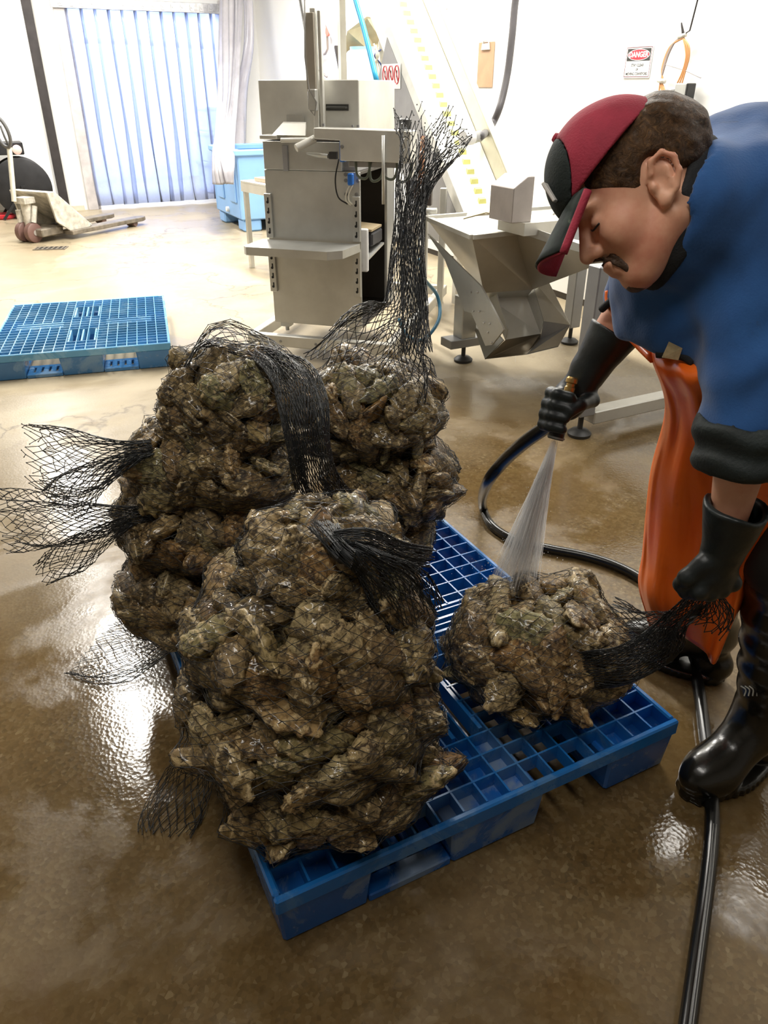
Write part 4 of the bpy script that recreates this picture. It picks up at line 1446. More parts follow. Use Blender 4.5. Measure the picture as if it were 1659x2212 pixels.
# shells packed deeper inside the bags
for bi, b in enumerate(BAGS):
    c, R = bag_frame(b)
    e = random.Random(90 + bi)
    for k in range(70):
        u = Vector((e.gauss(0, 1), e.gauss(0, 1), e.gauss(0, 1))).normalized() * e.uniform(.2, .56)
        p = c + R @ Vector((u.x * b[2][0], u.y * b[2][1], u.z * b[2][2]))
        p.z = max(p.z, .185)
        M = Matrix.Translation(p) @ Matrix.Rotation(e.uniform(0, 6.28), 4, Vector((e.gauss(0, 1), e.gauss(0, 1), e.gauss(0, 1))).normalized()) @ Matrix.Scale(e.uniform(1.0, 1.5), 4)
        A = np.array(M)
        v, f, r = LO_NP[e.randrange(10)]
        wv = v @ A[:3, :3].T + A[:3, 3]
        bag_geo[bi].append((wv, f))
        add_rest(wv, f, r * .3)  # pale rims cut back, so the shade between shells sits in the colour
rv_ = np.concatenate(rest_v)
rf_ = np.concatenate(rest_f)
me = bpy.data.meshes.new('oyster_heap')
me.vertices.add(len(rv_))
me.vertices.foreach_set('co', rv_.ravel())
me.loops.add(len(rf_) * 3)
me.loops.foreach_set('vertex_index', rf_.ravel().astype(np.int32))
me.polygons.add(len(rf_))
me.polygons.foreach_set('loop_start', np.arange(0, len(rf_) * 3, 3, dtype=np.int32))
me.update(calc_edges=True)
me.polygons.foreach_set('use_smooth', [True] * len(rf_))
a = me.attributes.new('ridge', 'FLOAT', 'POINT')
a.data.foreach_set('value', np.concatenate(rest_r))
me.materials.append(OYS)
ob = bpy.data.objects.new('oyster_heap', me)
COL.objects.link(ob)
tag(ob, 'remaining oysters packed deeper inside all the net bags', 'oysters', kind='stuff')

# ================================================================ the nets
net_m = NT('black_net_twine')
net_m.set(Base__Color=(.012, .014, .016), Roughness=.28, **{'Specular IOR Level': .7})
net_m = net_m.m


class Net:
    def __init__(self, r=.00065):
        self.v, self.f, self.r, self.n = [], [], r, 0

    def strand(self, a, b, r=None, sag=0.0):
        r = r or self.r
        d = b - a
        L = math.sqrt(d[0] ** 2 + d[1] ** 2 + d[2] ** 2)
        if L < 1e-5:
            return
        d = d / L
        u = np.cross(d, (0.31, .52, .79))
        u /= np.linalg.norm(u) + 1e-9
        w = np.cross(d, u)
        k = self.n
        for p in (a, b):
            self.v += [p + u * r, p - u * r * .5 + w * r * .87, p - u * r * .5 - w * r * .87]
        self.f += [(k, k + 1, k + 4, k + 3), (k + 1, k + 2, k + 5, k + 4), (k + 2, k, k + 3, k + 5)]
        self.n += 6

    def knot(self, p, r):
        k = self.n
        self.v += [p + np.array(q) * r for q in ((1, 0, 0), (-1, 0, 0), (0, 1, 0), (0, -1, 0), (0, 0, 1), (0, 0, -1))]
        self.f += [(k, k + 2, k + 4), (k + 2, k + 1, k + 4), (k + 1, k + 3, k + 4), (k + 3, k, k + 4), (k + 2, k, k + 5), (k + 1, k + 2, k + 5), (k + 3, k + 1, k + 5), (k, k + 3, k + 5)]
        self.n += 6

    def lattice(self, P, wrap, keep=None, drop=0.0, rnd=None, knots=True):
        """P[i][j]: odd rows sit half a cell over; strands join each row to the next"""
        R, C = P.shape[:2]
        for i in range(R):
            for j in range(C):
                if keep is not None and not keep[i, j]:
                    continue
                if knots and i:
                    self.knot(P[i, j], self.r * 2.0)
                if i == R - 1:
                    continue
                j2s = (j, j + 1) if i % 2 else (j - 1, j)
                for j2 in j2s:
                    if wrap:
                        j2 %= C
                    elif j2 < 0 or j2 >= C:
                        continue
                    if drop and rnd.random() < drop * (i / R) ** 2:
                        continue
                    self.strand(P[i, j], P[i + 1, j2])

    def build(self, name, parent=None, **kw):
        me = bpy.data.meshes.new(name)
        W = WM[parent.name] if parent else Matrix.Identity(4)
        inv = np.array(W.inverted())
        v = np.array(self.v) @ inv[:3, :3].T + inv[:3, 3]
        me.from_pydata(v.tolist(), [], self.f)
        me.update()
        me.polygons.foreach_set('use_smooth', [True] * len(me.polygons))
        me.materials.append(net_m)
        o = bpy.data.objects.new(name, me)
        COL.objects.link(o)
        if parent:
            o.parent = parent
        WM[o.name] = W.copy()
        return tag(o, kw.get('label'), kw.get('cat'), kw.get('group'), kw.get('kind'))


def tail(path, cols, cell=.02, fray=.5, seed=0, wob=.35):
    """collapsed net tube; path rows: (point, direction of its width, half width, half thickness)"""
    rows = crom([tuple(p) + tuple(w) + (a, t) for p, w, a, t in path], 12)
    pts = np.array([r[:3] for r in rows])
    L = np.concatenate([[0], np.cumsum(np.linalg.norm(np.diff(pts, axis=0), axis=1))])
    n = max(6, int(L[-1] / cell))
    e = random.Random(seed)
    ph = [e.uniform(0, 6.28) for _ in range(6)]
    P = np.zeros((n + 1, cols, 3))
    for i in range(n + 1):
        s = L[-1] * i / n
        r = [np.interp(s, L, [q[d] for q in rows]) for d in range(8)]
        c, w = np.array(r[:3]), np.array(r[3:6])
        w /= np.linalg.norm(w)
        k = min(len(pts) - 2, int(np.searchsorted(L, s)))
        tg = pts[min(k + 1, len(pts) - 1)] - pts[max(k - 1, 0)]
        tg /= np.linalg.norm(tg) + 1e-9
        w = w - tg * (w @ tg)
        w /= np.linalg.norm(w)
        b = np.cross(tg, w)
        for j in range(cols):
            a = 2 * math.pi * (j + .5 * (i % 2)) / cols
            fold = 1 + wob * math.sin(3 * a + ph[0] + s * 5) * .5 + wob * .4 * math.sin(7 * a + ph[1] - s * 9)
            x = math.cos(a) * r[6] * (1 + .12 * math.sin(s * 17 + ph[2] + 5 * a))
            y = math.sin(a) * r[7] * fold + .35 * r[7] * math.sin(x / max(r[6], 1e-4) * 7 + ph[3] + s * 6)
            edge = .012 * (i / n) ** 2 * (mnoise.noise(Vector((j * .8, i * .5, seed))))
            P[i, j] = c + w * x + b * y + tg * edge * 2
    return P


bag_things = []
for bi, b in enumerate(BAGS):
    c, R = bag_frame(b)
    vs = np.concatenate([g[0] for g in bag_geo[bi]])
    fo, off = [], 0
    for v, f in bag_geo[bi]:
        fo.append(f + off)
        off += len(v)
    bvh = BVHTree.FromPolygons(vs.tolist(), np.concatenate(fo).tolist())
    ra, rb, rh = b[2]
    rows, cols = 34, 48
    Rm = np.zeros((rows + 1, cols))
    Dm = np.zeros((rows + 1, cols, 3))
    for i in range(rows + 1):
        th = math.pi * (.03 + .94 * i / rows)
        for j in range(cols):
            ph = 2 * math.pi * (j + .5 * (i % 2)) / cols
            d = R @ Vector((math.cos(th) * ra, math.sin(th) * math.cos(ph) * rb, math.sin(th) * math.sin(ph) * rh))
            L = d.length
            dn = d / L
            h = bvh.ray_cast(c + dn * 1.2, -dn, 1.2)
            Rm[i, j] = (1.2 - h[3]) if h[0] is not None else L * .85
            Dm[i, j] = dn
    for _ in range(3):
        up_, dn_ = np.roll(Rm, 1, 0), np.roll(Rm, -1, 0)
        up_[0], dn_[-1] = Rm[0], Rm[-1]
        Rm = np.maximum(Rm, (up_ + dn_ + np.roll(Rm, 1, 1) + np.roll(Rm, -1, 1)) / 4)
    e = np.random.RandomState(bi)
    Rm = Rm + .004 + e.rand(*Rm.shape) * .0025
    P = np.array(c)[None, None] + Dm * Rm[..., None]
    P = P + (e.rand(*P.shape) - .5) * .008
    P[..., 2] = np.maximum(P[..., 2], .153)
    view = np.array([0, 0, EYE]) - P
    view /= np.linalg.norm(view, axis=2, keepdims=True)
    keep = (Dm * view).sum(2) > -.45
    bt = thing('oyster_bag', ('net sack ' + str(bi)), 'net bag', (c.x, c.y, c.z - rh), group=None)
    nt = Net()
    nt.lattice(P, True, keep)
    nt.build('net', bt, kind='stuff')
    bag_things.append(bt)
LBL = {0: 'black net sack of oysters at the bottom of the front stack', 1: 'black net sack of oysters, second from the bottom in the front stack',
       2: 'black net sack of oysters, third from the bottom in the front stack', 3: 'black net sack of oysters topping the front stack with a bunched tail',
       4: 'black net sack of oysters at the bottom of the far left stack', 5: 'black net sack of oysters, second from bottom of the far left stack',
       6: 'black net sack of oysters, third from bottom of the far left stack', 7: 'black net sack of oysters topping the far left stack with a dense hanging tail',
       8: 'black net sack of oysters at the bottom of the far right stack', 9: 'black net sack of oysters in the middle of the far right stack',
       10: 'black net sack topping the far right stack, its neck standing up as a column', 11: 'black net sack of oysters under the water jet beside the boots'}
for i, t_ in enumerate(bag_things):
    t_['label'] = LBL[i]
    t_['group'] = 'net sacks of oysters on the blue pallet'


def T(x, y, d):
    return tuple(D(x, y, d))


UPC = tuple(Vector((0, 0, 1)))
# third and second sacks of the left stack: tails thrown out to the left
for bi, path, cols, sd in (
    (6, [(T(330, 968, 1.80), UPC, .018, .012), (T(270, 980, 1.78), UPC, .03, .014), (T(190, 1000, 1.76), UPC, .075, .02), (T(130, 1000, 1.76), UPC, .09, .03), (T(75, 985, 1.78), UPC, .085, .03)], 26, 1),
    (6, [(T(300, 985, 1.78), UPC, .015, .01), (T(230, 1020, 1.74), UPC, .03, .015), (T(165, 1060, 1.72), UPC, .05, .02), (T(130, 1090, 1.72), UPC, .05, .02)], 16, 2),
    (5, [(T(330, 1108, 1.88), UPC, .018, .012), (T(260, 1115, 1.86), UPC, .032, .014), (T(160, 1125, 1.86), UPC, .06, .02), (T(75, 1125, 1.88), UPC, .075, .03), (T(5, 1125, 1.9), UPC, .08, .03)], 26, 3),
    (5, [(T(280, 1125, 1.84), UPC, .015, .01), (T(210, 1165, 1.84), UPC, .03, .015), (T(150, 1205, 1.86), UPC, .045, .02), (T(95, 1240, 1.9), UPC, .03, .02)], 16, 4),
    # the dense tail between the two far stacks
    (7, [(T(560, 765, 1.78), tuple(RV), .02, .012), (T(620, 800, 1.70), tuple(RV), .045, .02), (T(652, 870, 1.66), tuple(RV), .052, .022), (T(668, 960, 1.66), tuple(RV), .045, .02), (T(690, 1045, 1.7), tuple(RV), .05, .02), (T(730, 1100, 1.74), tuple(RV), .05, .02)], 56, 5),
    # slack net arching over the top of the left stack
    (7, [(T(405, 800, 1.86), tuple(FV), .12, .01), (T(440, 742, 1.86), tuple(FV), .12, .012), (T(475, 722, 1.86), tuple(FV), .11, .012), (T(535, 745, 1.85), tuple(FV), .09, .012), (T(585, 775, 1.8), tuple(FV), .04, .012)], 18, 6),
    # front stack tail
    (3, [(T(700, 1135, 1.42), tuple(FV), .03, .01), (T(735, 1190, 1.36), tuple(FV), .018, .016), (T(790, 1210, 1.36), UPC, .03, .02), (T(850, 1260, 1.38), UPC, .055, .022), (T(890, 1330, 1.42), UPC, .06, .02)], 46, 7),
    (3, [(T(720, 1165, 1.38), UPC, .015, .012), (T(790, 1170, 1.38), UPC, .025, .015), (T(860, 1195, 1.42), UPC, .022, .014), (T(925, 1205, 1.46), UPC, .02, .012)], 34, 8),
    # the single sack: gathered up in the near glove
    (11, [(T(1270, 1450, 1.70), UPC, .05, .012), (T(1340, 1440, 1.66), UPC, .05, .016), (T(1410, 1405, 1.62), UPC, .045, .018), (T(1460, 1350, 1.56), UPC, .028, .016), (T(1515, 1290, 1.44), UPC, .018, .014)], 40, 9),
    (11, [(T(1330, 1350, 1.74), UPC, .07, .02), (T(1400, 1370, 1.68), UPC, .055, .018), (T(1460, 1345, 1.57), UPC, .022, .014)], 26, 10),
    (11, [(T(1545, 1290, 1.42), tuple(RV), .012, .01), (T(1550, 1330, 1.44), tuple(RV), .03, .012), (T(1530, 1355, 1.46), tuple(RV), .045, .014)], 16, 11),
):
    nt = Net(.0010)
    nt.lattice(tail(path, cols, .017, seed=sd), True, drop=.25, rnd=random.Random(sd))
    nt.build('net_tail', bag_things[bi], kind='stuff')

# upright neck of the far right sack
d4 = 1.98
path = [(T(800, 800, d4 - .05), tuple(RV), .17, .10), (T(825, 745, d4 - .02), tuple(RV), .125, .08), (T(865, 690, d4), tuple(RV), .07, .05), (T(876, 640, d4), tuple(RV), .052, .04),
        (T(880, 560, d4), tuple(RV), .042, .032), (T(886, 470, d4), tuple(RV), .036, .028), (T(893, 400, d4), tuple(RV), .045, .03), (T(912, 340, d4), tuple(RV), .062, .04), (T(935, 270, d4 + .02), tuple(RV), .10, .05)]
nt = Net(.0012)
nt.lattice(tail(path, 40, .02, seed=21, wob=.6), True, drop=.6, rnd=random.Random(5))
path = [(T(900, 760, d4), tuple(RV), .04, .03), (T(893, 650, d4), tuple(RV), .03, .02), (T(893, 520, d4), tuple(RV), .03, .02), (T(900, 430, d4), tuple(RV), .026, .02), (T(925, 370, d4), tuple(RV), .03, .02), (T(960, 315, d4), tuple(RV), .05, .03), (T(985, 280, d4), tuple(RV), .05, .03)]
nt.lattice(tail(path, 24, .02, seed=22, wob=.6), True, drop=.6, rnd=random.Random(6))
nt.build('net_neck', bag_things[10], kind='stuff')

# slack net spread on the wet floor at the left of the pallet
for bi, pts, cols, sd in ((4, [((395, 1380, .10), .03), ((340, 1400, .03), .09), ((270, 1410, .012), .13), ((195, 1400, .008), .12)], 22, 31),
                          (0, [((430, 1640, .10), .04), ((400, 1700, .03), .06), ((375, 1760, .01), .07), ((360, 1800, .008), .06)], 20, 32)):
    path = [(tuple(G(x, y, z)), tuple(FV if bi == 4 else RV), w, .006 + .0 * w) for (x, y, z), w in pts]
    nt = Net(.0009)
    Pt = tail(path, cols, .02, seed=sd, wob=.2)
    Pt[..., 2] = np.maximum(Pt[..., 2], .003)
    nt.lattice(Pt, True, drop=.2, rnd=random.Random(sd))
    nt.build('net_tail', bag_things[bi], kind='stuff')
# ================================================================ the worker
IR = np.array(RV)
IU = np.array(FV) * _s + np.array([0, 0, 1]) * _c          # image up
IF = np.array(FV) * _c - np.array([0, 0, 1]) * _s          # into the picture


def W(px, py, d):
    return np.array(D(px, py, d))


def wave(P, f, seed):
    e = np.random.RandomState(seed)
    out = 0
    for k in range(5):
        d = e.randn(3)
        d /= np.linalg.norm(d)
        out = out + np.sin(P @ d * f * (1 + .45 * k) + e.rand() * 6.28) / (1 + .5 * k)
    return out / 3


per = thing('person', 'worker in blue sweatshirt, red cap and orange apron bending forward while hosing a sack', 'person', (1.42, .78, 0))

# head frame: x forward (face), y towards the crown, z to the side near the viewer
Hc = W(1390, 430, 1.19)
hU = -.54 * IR + .84 * IU
hF = -.84 * IR - .54 * IU
hS = -IF
a = math.radians(-10)
hF, hS = hF * math.cos(a) + hS * math.sin(a), hS * math.cos(a) - hF * math.sin(a)
HR = np.stack([hF, hU, hS], 1)


def HL(P):
    return (P - Hc) @ HR


def HW(x, y, z):
    return Hc + HR @ np.array([x, y, z])


def head_sdf(P):
    q = HL(P)
    m = q.copy()
    m[:, 2] = np.abs(m[:, 2])
    d = s_ell(q, (-.008, .045, 0), (.098, .088, .074))
    d = smin(d, s_ell(q, (.040, -.028, 0), (.055, .078, .058)), .03)
    d = smin(d, s_cone(m, (-.008, -.055, .052), (.058, -.096, .018), .020, .021), .03)
    d = smin(d, s_ell(q, (.072, -.094, 0), (.022, .021, .026)), .02)
    d = smin(d, s_ell(m, (.060, -.022, .038), (.030, .028, .022)), .02)
    d = smin(d, s_ell(m, (.084, .032, .022), (.016, .011, .030)), .014)
    d = smax(d, -s_ell(m, (.106, .008, .032), (.018, .013, .018)), .012)
    d = smin(d, s_ell(m, (.080, .006, .030), (.014, .011, .014)), .006)
    d = smin(d, s_cone(q, (.094, .018, 0), (.117, -.026, 0), .010, .0125), .012)
    d = smin(d, s_ell(m, (.103, -.030, .014), (.013, .010, .008)), .008)
    d = smin(d, s_ell(q, (.097, -.058, 0), (.010, .008, .024)), .01)
    d = smin(d, s_ell(q, (.093, -.071, 0), (.010, .008, .020)), .01)
    # ears
    qe = m - np.array([-.012, -.004, .079])
    ca_, sa_ = math.cos(.25), math.sin(.25)
    qe = np.stack([qe[:, 0] * ca_ + qe[:, 1] * sa_, -qe[:, 0] * sa_ + qe[:, 1] * ca_, qe[:, 2] - qe[:, 0] * -.35], 1)
    ear = s_ell(qe, (0, 0, -.002), (.021, .034, .0065))
    ear = smax(ear, -s_ell(qe, (.004, -.002, .008), (.012, .018, .0085)), .003)
    hx = [(.014, .012, .004), (.010, .029, .006), (-.006, .035, .007), (-.019, .022, .008), (-.021, .0, .008), (-.013, -.020, .006), (.0, -.030, .004)]
    for k in range(len(hx) - 1):
        ear = smin(ear, s_cone(qe, hx[k], hx[k + 1], .0046, .0046), .003)
    ear = smin(ear, s_cone(qe, (-.009, .014, .004), (-.008, -.012, .004), .0035, .0035), .003)
    ear = smin(ear, s_ell(qe, (.004, -.030, .001), (.009, .011, .007)), .005)
    ear = smin(ear, s_ell(qe, (.014, -.006, .003), (.005, .008, .005)), .003)
    d = smin(d, ear, .004)
    return d


NK0, NK1 = HW(-.035, -.05, 0), W(1560, 480, 1.31)
B1, C1, P1 = W(1612, 440, 1.34), W(1520, 575, 1.36), W(1790, 800, 1.44)
SN, EN, WN = W(1640, 440, 1.20), W(1622, 900, 1.23), W(1562, 1170, 1.31)
SF, EF, WF = W(1430, 540, 1.50), W(1378, 640, 1.57), W(1262, 805, 1.645)


def arm_n(P, g=0.0):
    return np.minimum(s_cone(P, SN, EN, .058 + g, .047 + g), s_cone(P, EN, WN, .049 + g, .026 + g))


def arm_f(P, g=0.0):
    return np.minimum(s_cone(P, SF, EF, .058 + g, .05 + g), s_cone(P, EF, WF, .048 + g, .034 + g))


def body_sdf(P):
    d = head_sdf(P)
    d = smin(d, s_cone(P, NK0, NK1, .058, .072), .03)
    t = smin(s_cone(P, B1, P1, .115, .15), s_cone(P, C1, P1, .13, .15), .05)
    d = smin(d, t, .04)
    d = smin(d, arm_n(P), .03)
    d = smin(d, arm_f(P), .03)
    return d


def sdf_band(name, fn, lo, hi, h, mat, parent, k=4, **kw):
    """like sdf_obj, but only refines near the surface"""
    lo, hi = np.array(lo, float), np.array(hi, float)
    n = (np.ceil((hi - lo) / (h * k)).astype(int) + 1)
    ax = [lo[d] + h * k * np.arange(n[d]) for d in range(3)]
    P = np.stack(np.meshgrid(*ax, indexing='ij'), -1).reshape(-1, 3)
    cv_ = fn(P).reshape(n)
    band = np.abs(cv_) < h * k * 2.2
    nf = (n - 1) * k + 1
    fine = np.repeat(np.repeat(np.repeat(np.where(cv_ < 0, -1., 1.), k, 0), k, 1), k, 2)[:nf[0], :nf[1], :nf[2]]
    grow = np.zeros_like(band)
    for dx in (0, 1):
        for dy in (0, 1):
            for dz in (0, 1):
                grow[:n[0] - dx, :n[1] - dy, :n[2] - dz] |= band[dx:, dy:, dz:]
    bm_ = np.repeat(np.repeat(np.repeat(grow | band, k, 0), k, 1), k, 2)[:nf[0], :nf[1], :nf[2]]
    I = np.argwhere(bm_)
    out = np.empty(len(I))
    for i in range(0, len(I), 300000):
        out[i:i + 300000] = fn(lo + I[i:i + 300000] * h)
    fine[I[:, 0], I[:, 1], I[:, 2]] = out
    pos, F = surface_nets(fine, lo, h)
    it = kw.pop('smooth_it', 2)
    for _ in range(it):
        acc = np.zeros_like(pos)
        cn_ = np.zeros(len(pos))
        for a_, b_ in ((0, 1), (1, 2), (2, 3), (3, 0)):
            np.add.at(acc, F[:, a_], pos[F[:, b_]])
            np.add.at(cn_, F[:, a_], 1)
            np.add.at(acc, F[:, b_], pos[F[:, a_]])
            np.add.at(cn_, F[:, b_], 1)
        pos = .5 * pos + .5 * acc / np.maximum(cn_, 1)[:, None]
    inv = np.array(WM[parent.name].inverted())
    me = bpy.data.meshes.new(name)
    me.from_pydata((pos @ inv[:3, :3].T + inv[:3, 3]).tolist(), [], F.tolist())
    me.update()
    me.polygons.foreach_set('use_smooth', [True] * len(me.polygons))
    ob = bpy.data.objects.new(name, me)
    COL.objects.link(ob)
    me.materials.append(mat)
    ob.parent = parent
    WM[ob.name] = WM[parent.name].copy()
    return tag(ob, kw.get('label'))


def bbox(pts, pad):
    a_ = np.array(pts)
    return a_.min(0) - pad, a_.max(0) + pad


def skin_mat():
    t = NT('skin')
    co = t.coord()
    n = t.noise(co, 14, 5, .6)
    f = t.noise(co, 160, 3)
    col = t.ramp(n, [(.3, hexc('d08a70')), (.5, hexc('dfa587')), (.72, hexc('e8b698'))])
    t.set(Base__Color=col, Roughness=.48, **{'Subsurface Weight': .12, 'Subsurface Radius': (.012, .005, .003), 'Subsurface Scale': .6})
    t.bump(f, .12, .001)
    return t.m


head_pts = [HW(x, y, z) for x in (-.14, .14) for y in (-.14, .14) for z in (-.1, .1)]
lo, hi = bbox(head_pts + [B1, C1, P1, SN, EN, WN, SF, EF, WF], .06)
lo2, hi2 = bbox([P1], .17)
lo, hi = np.minimum(lo, lo2), np.maximum(hi, hi2)
sdf_band('body', body_sdf, lo, hi, .0036, skin_mat(), per, smooth_it=1)

# ---------------------------------------------------------------- hair and beard
hair_m = NT('brown_hair')
_co = hair_m.coord()
_mp = hair_m.n('ShaderNodeMapping')
_mp.inputs['Scale'].default_value = (1, 1, 1)
hair_m.l(_co, _mp.inputs[0])
hair_m.set(**{'Specular IOR Level': .25})
_n = hair_m.noise(_mp.outputs[0], 70, 6, .7, 1.5)
hair_m.set(Base__Color=hair_m.ramp(_n, [(.3, hexc('24190f')), (.55, hexc('543c26')), (.8, hexc('8a6740'))]), Roughness=.45)
hair_m.bump(_n, .8, .006)
hair_m = hair_m.m


def hair_sdf(P):
    q = HL(P)
    d = s_ell(q, (-.022, .050, 0), (.108, .090, .083))
    d = smin(d, s_ell(q, (-.080, .060, 0), (.045, .055, .062)), .03)
    d = d + .0035 * wave(q * np.array([1, 1, 1.6]), 130, 3) + .003 * wave(q, 60, 4)
    lim = np.maximum(.012 + (q[:, 0] - .032) * .95, .002 + .25 * np.maximum(-.03 - q[:, 0], 0) * -1.0)
    d = smax(d, lim - q[:, 1], .008)
    ear = s_ell(q, (-.012, -.004, .082), (.030, .044, .022))
    return smax(d, -ear, .006)


sdf_band('hair', hair_sdf, *bbox([HW(x, y, z) for x in (-.15, .1) for y in (-.06, .16) for z in (-.1, .1)], .01), .0035, hair_m, per)


def beard_sdf(P):
    q = HL(P)
    m_ = q.copy()
    m_[:, 2] = np.abs(m_[:, 2])
    reg = s_cone(m_, (.108, -.043, .002), (.094, -.050, .026), .0085, .006)
    reg = np.minimum(reg, s_cone(m_, (.094, -.052, .028), (.080, -.084, .022), .006, .008))
    reg = np.minimum(reg, s_ell(q, (.074, -.106, 0), (.020, .014, .020)))
    return smax(head_sdf(P) - .0022 + .0016 * wave(q, 240, 8), reg + .003 * wave(q, 170, 9), .003)


beard_m = plain('dark_beard_hair', hexc('513d2f'), .6, var=.4, scale=90, bump=.6, bscale=220)
sdf_band('beard', beard_sdf, *bbox([HW(x, y, z) for x in (.01, .13) for y in (-.13, -.03) for z in (-.06, .06)], .0), .003, beard_m, per)
for s in (-1, 1):
    e0, e1, e2 = HW(.100, .036, s * .012), HW(.100, .043, s * .03), HW(.086, .040, s * .05)
    MB().tube(crom([tuple(e0), tuple(e1), tuple(e2)], 4), [.004, .0045, .005, .005, .005, .0045, .004, .003, .002], 6).build('eyebrow', beard_m, per, smooth=True)
    l0, l1, l2 = HW(.0945, .003, s * .018), HW(.0955, -.001, s * .030), HW(.086, .001, s * .044)
    MB().tube(crom([tuple(l0), tuple(l1), tuple(l2)], 4), .0016, 5).build('eyelash', blk, per, smooth=True)

# ---------------------------------------------------------------- cap
fab_red = plain('cap_red_cotton', hexc('9e2b40'), .8, var=.16, scale=20, bump=.3, bscale=300)
fab_drk = plain('cap_dark_green_cotton', hexc('16211f'), .8, var=.3, scale=20, bump=.3, bscale=300)


def dome(P, grow=0.0):
    q = HL(P)
    d = s_ell(q, (.012, .066, 0), (.110 + grow, .103 + grow, .088 + grow))
    d = d + .0012 * wave(q, 45, 12)
    low = (.055 - .30 * (q[:, 0] - .095)) - q[:, 1]
    return q, d, low


def seam(q):
    return (.062 + (.160 - q[:, 1]) * .36 - .006 * np.sin(np.clip((.160 - q[:, 1]) / .1, 0, 1) * 3.14)) - q[:, 0]


def crown_sdf(P):
    q, d, low = dome(P)
    sh_ = smax(np.abs(d + .003) - .003, low, .002)
    gap = s_ell(q, (-.105, .105, 0), (.035, .03, .045))
    return smax(smax(sh_, -seam(q) - .0006, .0015), -gap, .004)


def front_sdf(P):
    q, d, low = dome(P)
    return smax(smax(np.abs(d + .003) - .003, low, .002), seam(q) + .0006, .0015)


cb_ = bbox([HW(x, y, z) for x in (-.12, .13) for y in (.025, .18) for z in (-.1, .1)], .01)
cap = sdf_band('cap', crown_sdf, *cb_, .003, fab_red, per, label='faded red crown of the cap')
sdf_band('cap_front_panel', front_sdf, *cb_, .003, fab_drk, cap, label='dark green front panel of the cap')
MB().lathe([(.0, .006), (.006, .005), (.008, .0)], HW(.060, .1585, 0), tuple(hU * .9 + hF * .4), 12, caps=False).build('cap_button', fab_red, cap, smooth=True)


def bill_pt(s, w, dz=0.0):
    x = .100 + .090 * s * (1 - .14 * w * w) - .016 * abs(w) ** 3
    y = .060 - .050 * s - .017 * w * w * (.6 + .4 * s) + dz
    return HW(x, y, .083 * w)


rows_t = [[tuple(bill_pt(s / 8, w / 8)) for w in range(-8, 9)] for s in range(9)]
bill_m = NT('cap_bill_cotton')
_co = bill_m.coord()
_n = bill_m.noise(_co, 40, 5)
bill_m.set(Base__Color=bill_m.ramp(_n, [(.4, hexc('16211f')), (.62, hexc('2a3631')), (.72, hexc('6b7060'))]), Roughness=.85)
MB().grid(rows_t).build('cap_bill', bill_m.m, cap, smooth=True, solid=.004, label='worn dark bill of the cap')
rows_u = [[tuple(bill_pt(s / 8 * .99, w / 8, -.006)) for w in range(-8, 9)] for s in range(9)]
MB().grid(rows_u).build('bill_underside', fab_red, cap, smooth=True, solid=.004)
edge = [tuple(bill_pt(s / 8, 1, -.005)) for s in range(0, 9)]
MB().tube(edge, .0065, 8).build('bill_edge', fab_red, cap, smooth=True, label='red edge of the bill')
# badge on the front panel
pc_ = HW(.1165, .086, .020)
bx_, by_ = hF * -.35 + hS * -.94, hU
bx_ = bx_ / np.linalg.norm(bx_)
bn_ = np.cross(bx_, by_)
if bn_ @ hF < 0:
    bx_, bn_ = -bx_, -bn_
BM = Matrix(((bx_[0], by_[0], bn_[0], pc_[0]), (bx_[1], by_[1], bn_[1], pc_[1]), (bx_[2], by_[2], bn_[2], pc_[2]), (0, 0, 0, 1)))
MB(BM).span((-.024, -.017, -.004), (.024, .017, .001)).build('cap_badge', plain('badge_white', (.75, .72, .68), .7), cap, bevel=.001)
MB(BM).span((-.018, -.013, .001), (-.010, .013, .002)).span((.010, -.013, .001), (.018, .013, .002)).span((-.010, -.003, .001), (.010, .003, .002)).build('badge_emblem', plain('badge_red', hexc('9c2a3c'), .7), cap)

# ---------------------------------------------------------------- sweatshirt
Z_HEM = float(W(1480, 797, 1.25)[2])
CUFF_T, CUFF_B = W(1622, 905, 1.23), W(1603, 1025, 1.26)


CC = W(1440, 452, 1.215)                    # neckline: centre and axis
CA = IR * .957 - IU * .29 + IF * .12
CA /= np.linalg.norm(CA)


def collar_co(P):
    q = P - CC
    s_ = q @ CA
    r3 = q - s_[:, None] * CA
    return s_, np.sqrt(np.maximum((r3 ** 2).sum(1) + .75 * (r3 @ IF) ** 2, 0))


def shirt_raw(P):
    t = smin(s_cone(P, B1, P1, .155, .19), s_cone(P, C1, P1, .165, .20), .06)
    t = smin(t, s_ell(P, W(1600, 432, 1.33), (.15, .15, .12)), .06)
    t = smin(t, s_ell(P, W(1490, 700, 1.36), (.12, .12, .15)), .06)
    t = smin(t, s_cone(P, SF, EF, .085, .068), .05)
    t = smin(t, s_cone(P, CC + CA * .035, NK1 + CA * .05, .115, .14), .04)
    t = smax(t, Z_HEM + .006 * np.sin(P[:, 0] * 25) - P[:, 2], .012)
    t = smin(t, s_cone(P, SN, EN - np.array([0, 0, .02]), .092, .078), .035)
    return t


def folds(P):
    q = P - EN
    ax_ = (SN - EN) / np.linalg.norm(SN - EN)
    s_ = q @ ax_
    return .006 * wave(P * np.array([1, 1, .55]), 26, 21) + .004 * wave(P, 60, 22) + .004 * np.sin(s_ * 70 + 2.5 * np.sin(P[:, 0] * 22)) * np.exp(-np.abs(s_ - .05) * 9)


